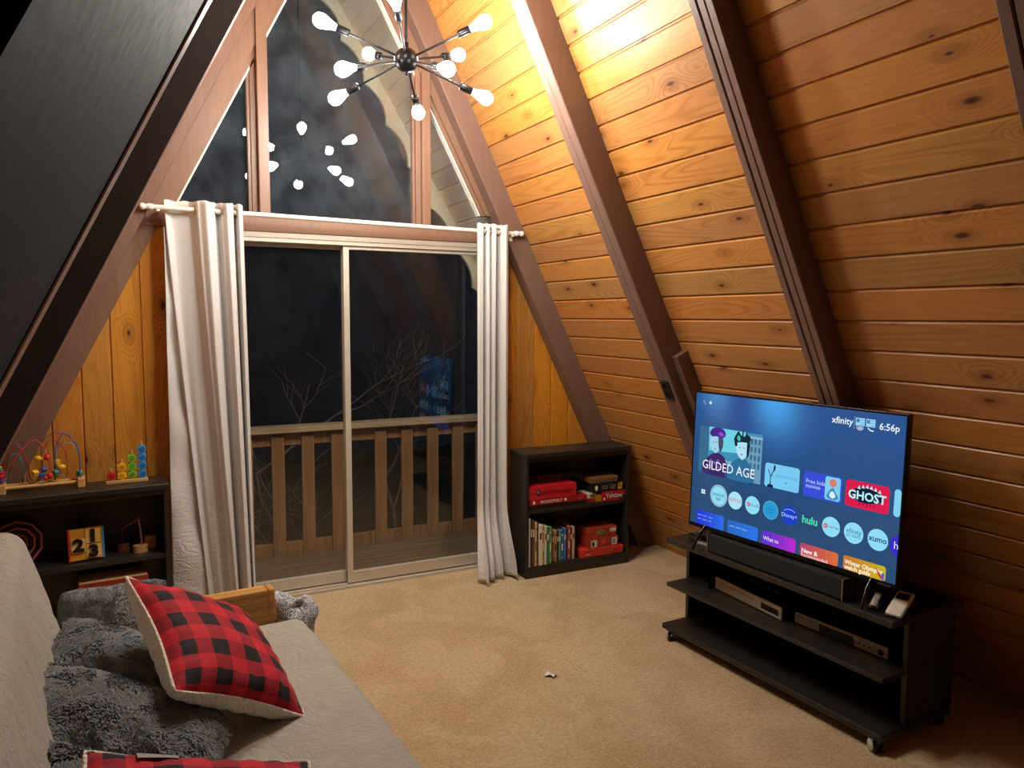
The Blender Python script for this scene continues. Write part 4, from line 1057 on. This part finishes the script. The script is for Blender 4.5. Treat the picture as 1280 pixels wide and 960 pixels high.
# app row
for du in (-.009, .003):
    for dv in (-.014, .003): rrect(.077+du, .727+dv, .077+du+.0095, .727+dv+.0145, sm_(WHT), .002)
LB = '8fdcf4'
ring(.170, .731, .050, .003, sm_('bfeaf8'), 1, 36); disc(.170, .731, .0445, sm_(LB)); txt('peacock', .170, .722, .021, '1f3a58', 'CENTER'); 
for k in range(5): ring(.158+.0105*(k % 3)+(.005 if k > 2 else 0), .752+(.008 if k > 2 else 0), .0058, .0014, sm_('2f6a98'))
disc(.263, .734, .0395, sm_('a9e4f4')); txt('NETFLIX', .263, .734, .0205, 'd04a68', 'CENTER')
disc(.356, .735, .0395, sm_(LB)); rrect(.328, .722, .344, .747, sm_('d8304c'), .004, 2); pol([(.333, .729), (.340, .7345), (.333, .740)], 'ffffff', 3); txt('YouTube', .347, .735, .0185, '22405c')
disc(.449, .736, .0395, sm_('2f9ad4')); ring(.449, .736, .0395, .002, sm_('5fc0e4'), 2, 36); txt('prime', .449, .728, .018, '1f78b4', 'CENTER'); txt('video', .449, .748, .018, '1f78b4', 'CENTER')
disc(.541, .738, .0395, sm_('1f3fc8')); txt('Disney+', .541, .741, .0235, 'b8d4ff', 'CENTER')
sc.tube([(SX(.541)+.028*math.cos(R(a)), SY(.738)+.012+.013*math.sin(R(a)), .0068) for a in range(20, 165, 12)], .0009, 4, sm_('b8d4ff'))
txt('hulu', .635, .738, .043, '4ee0b4', 'CENTER', bold=.001)
disc(.728, .740, .0395, sm_(LB)); rrect(.696, .728, .712, .753, sm_('d8304c'), .004, 2); pol([(.701, .735), (.708, .7405), (.701, .746)], 'ffffff', 3); txt('YouTubeTV', .7145, .741, .0135, '22405c')
disc(.822, .742, .0405, sm_(LB)); txt('xfinity', .822, .733, .026, '2a5c86', 'CENTER'); txt('stream', .822, .757, .022, '4a8cb4', 'CENTER')
disc(.917, .744, .0405, sm_(LB)); txt('xumo', .917, .742, .031, '1f4a78', 'CENTER', bold=.0006)
disc(1.0, .748, .0395, sm_('3a2cc8'), cut=.992); txt('h', .976, .75, .04, 'd8dcff')
# bottom row
B1 = .972
def grad_tile(u0, v0, u1, cols, name):
    """tile painted from several strips blending left to right"""
    n = len(cols)
    rrect(u0, v0, u1, B1, sm_(cols[0]), .010, 1)
    for k in range(1, n):
        a = u0+(u1-u0)*k/n
        rrect(a, v0, u1, B1, sm_(cols[k]), .010, 1+k)
def lerp(a, b, n):
    A = [int(a[i:i+2], 16) for i in (0, 2, 4)]; B = [int(b[i:i+2], 16) for i in (0, 2, 4)]
    return ['%02x%02x%02x' % tuple(int(A[q]+(B[q]-A[q])*k/(n-1)) for q in range(3)) for k in range(n)]
grad_tile(.045, .868, .208, lerp('2838d8', '2f6cdc', 6), 'a'); [pol([(.053+.032*k, .900+.028*j), (.053+.032*k+.026-.004*((k+j) % 2), .900+.028*j), (.053+.032*k+.026-.004*((k+j) % 2), .908+.028*j), (.053+.032*k, .908+.028*j)], '6f92e8', 9) for k in range(3) for j in range(2)]
grad_tile(.228, .878, .393, lerp('3068c4', '2f74e4', 6), 'b'); [pol([(.240+.034*k, .914), (.268+.034*k, .914), (.268+.034*k, .923), (.240+.034*k, .923)], '6fa0ee', 9) for k in range(3)]
grad_tile(.413, .882, .578, lerp('5a34c8', 'b42ed0', 6), 'c'); txt('What to', .421, .932, .023, 'e0ccff', lay=9, bold=.0005)
grad_tile(.599, .890, .767, lerp('b8466c', 'd86c3c', 6), 'd'); txt('New &', .606, .936, .026, 'ffe8e0', lay=9, bold=.0007); txt('Recommended', .606, .963, .020, 'ffe8e0', lay=9)
grad_tile(.788, .887, .955, lerp('c87a2c', 'c8b02c', 6), 'e'); txt('Winter Olympics', .795, .925, .024, 'fff4d8', lay=9, bold=.0006, sx=.92); txt('watch guide', .795, .955, .024, 'fff4d8', lay=9, bold=.0006, sx=.92)
blob([(.915, .895), (.925, .92), (.94, .945), (.95, .968), (.94, .966), (.928, .945)], 'b83a2c', 10); pol([(.94, .93), (.95, .925), (.95, .972), (.942, .972)], '3a6cb8', 10)
sc.build('screen', smats, tv, fixn=False)

# ------------------------------------------------------------------ things on the television stand
def onst(x, y, z, rz=0): return SM @ T(x, y, z) @ RZ(rz)
# soundbar
q0, q1 = Vector((2.357, -1.622, 0)), Vector((2.398, -2.338, 0)); e = (q1-q0); L = e.length; e.normalize(); d = Vector((-e.y, e.x, 0))
SB = frame((q0.x, q0.y, .503), e, d, (0, 0, 1))
sb_ = thing('soundbar', SB, 'long black soundbar lying in front of the television', 'soundbar')
mb = MB(); mb.box((L/2, .040, .044), (L-.008, .076, .080), bev=.005); mb.build('body', M['cloth_spk'], sb_)
for x in (.003, L-.003):
    mb = MB(); mb.box((x, .040, .044), (.006, .080, .084), bev=.0015); mb.build('end_cap', M['darkgrey'], sb_)
    mb = MB(); mb.box((x, -.0005, .044), (.003, .002, .082)); mb.build('end_trim', M['steel'], sb_)
for x in (.06, L-.06):
    mb = MB(); mb.box((x, .04, .002), (.05, .05, .004)); mb.build('foot', M['blackmatte'], sb_)
# devices on the middle shelf
ZM = .284
def deck_box(nm, fl, fr, dp, h, label, cat, face, parts):
    a, b = Vector((fl[0], fl[1], 0)), Vector((fr[0], fr[1], 0)); e = (b-a); w = e.length; e.normalize(); dd = Vector((-e.y, e.x, 0))
    t = thing(nm, frame((a.x, a.y, ZM), e, dd, (0, 0, 1)), label, cat)
    mb = MB(); mb.box((w/2, dp/2+.006, h/2+.003), (w, dp-.012, h-.004), bev=.003); mb.build('case', M['blackmatte'], t)
    mb = MB(); mb.box((w/2, .005, h/2+.003), (w+.002, .012, h), bev=.003); mb.build('front_panel', face, t)
    for (x, y) in ((.03, .03), (w-.03, .03), (.03, dp-.03), (w-.03, dp-.03)):
        mb = MB(); mb.cyl((x, y, 0), (x, y, .006), .010, n=10); mb.build('foot', M['blackmatte'], t)
    for p in parts:
        mb = MB()
        if p[0] == 'box': mb.box((p[1], -.0012, p[2]), (p[3], .003, p[4]), bev=.0006)
        else: mb.cyl((p[1], .001, p[2]), (p[1], -.004, p[2]), p[3], n=18)
        mb.build(p[-1], p[-2], t)
    return t
champ = plain('champagne_metal_front', 'c2b7a4', .35, .3, .08)
silver = plain('dull_silver_front', '979084', .35, .3, .08)
deck_box('dvd_player', (2.478, -1.552), (2.458, -1.985), .25, .056, 'champagne fronted disc player with a black box on top, on the middle shelf', 'disc player', champ,
    [('box', .365, .030, .105, .026, M['blackgloss'], 'display'), ('box', .42, .030, .012, .020, silver, 'button'), ('box', .15, .040, .22, .0015, M['black'], 'disc_tray')])
deck_box('video_recorder', (2.500, -2.022), (2.535, -2.44), .24, .046, 'slim dark player with silver front strip at the right of the middle shelf', 'video player', silver,
    [('box', .20, .022, .16, .034, M['blackgloss'], 'display'), ('box', .06, .036, .12, .0015, M['black'], 'disc_tray'), ('cyl', .392, .022, .012, M['blackgloss'], 'knob'), ('cyl', .345, .024, .004, M['black'], 'button'), ('cyl', .322, .024, .004, M['black'], 'button'), ('cyl', .300, .024, .004, M['black'], 'button'), ('box', .285, .036, .02, .006, M['whiteink'], 'sticker')])
t = thing('network_router', frame((2.418, -1.415, ZM), (.22, -.975, 0), (.975, .22, 0), (0, 0, 1)), 'flat black wedge-shaped router at the left end of the middle shelf', 'router')
mb = MB(); mb.prism([(.0, .0), (.13, 0), (.13, .026), (0, .018)], 0, .11, frame((0, 0, 0), (1, 0, 0), (0, 0, 1), (0, 1, 0)) @ Matrix.Identity(4)); mb.build('body', M['blackmatte'], t)
mb = MB(); mb.box((.065, .0, .010), (.12, .002, .003)); mb.build('trim_strip', M['darkgrey'], t)
t = thing('set_top_box', frame((2.545, -1.69, ZM+.058), (-.03, -.9995, 0), (.9995, -.03, 0), (0, 0, 1)), 'small black set-top box lying on the champagne disc player', 'set-top box')
mb = MB(); mb.box((.10, .065, .014), (.20, .13, .028), bev=.006, seg=3); mb.build('case', M['blackgloss'], t)
mb = MB(); mb.box((.06, .05, .0285), (.045, .012, .001)); mb.build('sticker', M['greyink'], t)
# handheld devices at the right end of the top
ph = thing('cordless_phone', frame((2.425, -2.500, .5035), (.24, -.97, 0), (.87, .22, .44), (-.43, -.11, .897)), 'white handheld phone with dark screen leaning at the right end of the stand', 'phone')
mb = MB(); rbox(mb, (.030, .064, .010), (.060, .128, .018), .008, 10); mb.build('case', C('cream_white_plastic', 'd8d3c4', .35), ph)
mb = MB(); mb.box((.030, .098, .0192), (.044, .034, .0016), bev=.0006); mb.build('screen', M['blackgloss'], ph)
mb = MB(); mb.box((.030, .110, -.020), (.040, .02, .040), bev=.004); mb.build('rest', M['blackmatte'], ph)
for r_ in range(3):
    for c_ in range(3):
        pass
gd = thing('headset_charger', frame((2.420, -2.432, .5035), (.30, -.954, 0), (.954, .30, 0), (0, 0, 1)), 'small black gadget with silver sloped front beside the white phone', 'gadget')
mb = MB(); mb.prism([(0, 0), (.10, 0), (.10, .03), (.085, .052), (.06, .050), (0, .012)], 0, .035, frame((0, 0, 0), (0, 1, 0), (0, 0, 1), (1, 0, 0))); mb.build('body', M['blackgloss'], gd)
mb = MB(); mb.prism([(.006, .0155), (.058, .0505), (.055, .054), (.004, .019)], .006, .029, frame((0, 0, 0), (0, 1, 0), (0, 0, 1), (1, 0, 0))); mb.build('sloped_front', M['steel'], gd)
# remote and cables at the left
t = thing('remote_control', frame((2.385, -1.50, .5035), (.25, -.968, 0), (.968, .25, 0), (0, 0, 1)), 'small grey remote lying left of the soundbar', 'remote control')
mb = MB(); mb.box((.06, .018, .007), (.12, .036, .014), bev=.004); mb.build('case', C('mid_grey_plastic', '8a8a88', .4), t)
mb = MB()
for a in range(4):
    for b in range(2): mb.cyl((.025+a*.022, .011+b*.014, .013), (.025+a*.022, .011+b*.014, .0155), .0035, n=8)
mb.build('buttons', M['blackmatte'], t)
mb = MB(); pts = [(2.43+.035*math.cos(a*.7)*(1-a*.02), -1.47+.055*math.sin(a*.7), .509+.0035*(a % 3)+.001*a) for a in range(19)]
mb.tube(pts+[(2.46, -1.46, .53), (2.53, -1.44, .55)], .0042, 6)
t = mb.build('coiled_cable', M['blackmatte']); tag(t, 'black cable coiled at the left end of the stand top', 'cable')

# ------------------------------------------------------------------ small fixed things
# outlet on the inner face of the second rafter
s0 = Vector((.4472, 0, -.8944)); inn = Vector((-.8944, 0, -.4472))
z = 1.318
o = Vector((roofR(z)-.131*.894, -1.1425, z-.131*.447))
oc_ = thing('wall_outlet', frame(o, (0, 1, 0), -s0, inn) if False else frame(o, (0, -1, 0), -s0, inn), 'black outlet plate on the lower part of the second right beam', 'outlet')
mb = MB(); mb.box((0, -.055, .003), (.066, .108, .006), bev=.002); mb.build('plate', M['blackmatte'], oc_)
for yy in (-.032, -.078):
    mb = MB(); mb.box((0, yy, .0065), (.034, .028, .003), bev=.002); mb.build('socket_face', M['blackgloss'], oc_)
# stub board screwed against the second beam
mb = MB(); n = Vector((-.8944, 0, -.4472))
def Q(z, off, y): return Vector((roofR(z)-off*.894, y, z-off*.447))
vs = [Q(z_, o_, y_) for z_ in (.35, 1.418) for (o_, y_) in ((.002, -1.202), (.075, -1.202), (.075, -1.245), (.002, -1.245))]
mb.add(vs, [[0, 1, 2, 3], [4, 5, 6, 7], [0, 1, 5, 4], [1, 2, 6, 5], [2, 3, 7, 6], [3, 0, 4, 7]])
struct(mb.build('trim_18', M['rafter']))
# scrap of paper on the carpet
mb = MB(); mb.grid(lambda u, v: (2*.018*(u-.5)+.004*math.sin(5*v), .05*(v-.5), .006+.008*math.sin(3*u+4*v)), 6, 8)
t = mb.build('paper_scrap', C('white_paper', 'e4e6e0', .7)); t.matrix_world = T(1.612, -1.475, .001) @ RZ(30)
m_ = t.modifiers.new('th', 'SOLIDIFY'); m_.thickness = .0012
tag(t, 'tiny curled scrap of white paper on the carpet', 'paper scrap')

# ------------------------------------------------------------------ night sky, camera, look
w = bpy.data.worlds.new('night'); S.world = w; w.use_nodes = True
bg = w.node_tree.nodes['Background']; bg.inputs[0].default_value = (.30, .42, .70, 1); bg.inputs[1].default_value = .006
cam = bpy.data.cameras.new('camera'); co = bpy.data.objects.new('camera', cam); COL.objects.link(co); S.camera = co
yaw, pit, rol = R(26.83518256), R(5.02241959), R(.24212301)
fw = Vector((math.sin(yaw)*math.cos(pit), math.cos(yaw)*math.cos(pit), -math.sin(pit))); rt = Vector((math.cos(yaw), -math.sin(yaw), 0)); u_ = rt.cross(fw)
r2 = rt*math.cos(rol)+u_*math.sin(rol); u2 = -rt*math.sin(rol)+u_*math.cos(rol)
co.matrix_world = frame((0, -4.2713, 1.5809), r2, u2, -fw)
cam.sensor_width = 36; cam.sensor_fit = 'HORIZONTAL'; cam.lens = 36*945.03/1280; cam.clip_start = .02
S.view_settings.view_transform = 'Standard'; S.view_settings.look = 'None'; S.view_settings.gamma = 1; S.view_settings.use_curve_mapping = False
S.view_settings.exposure = 0.12
S.cycles.use_denoising = True
S.cycles.max_bounces = 8; S.cycles.transparent_max_bounces = 12
S.cycles.sample_clamp_indirect = 6.0
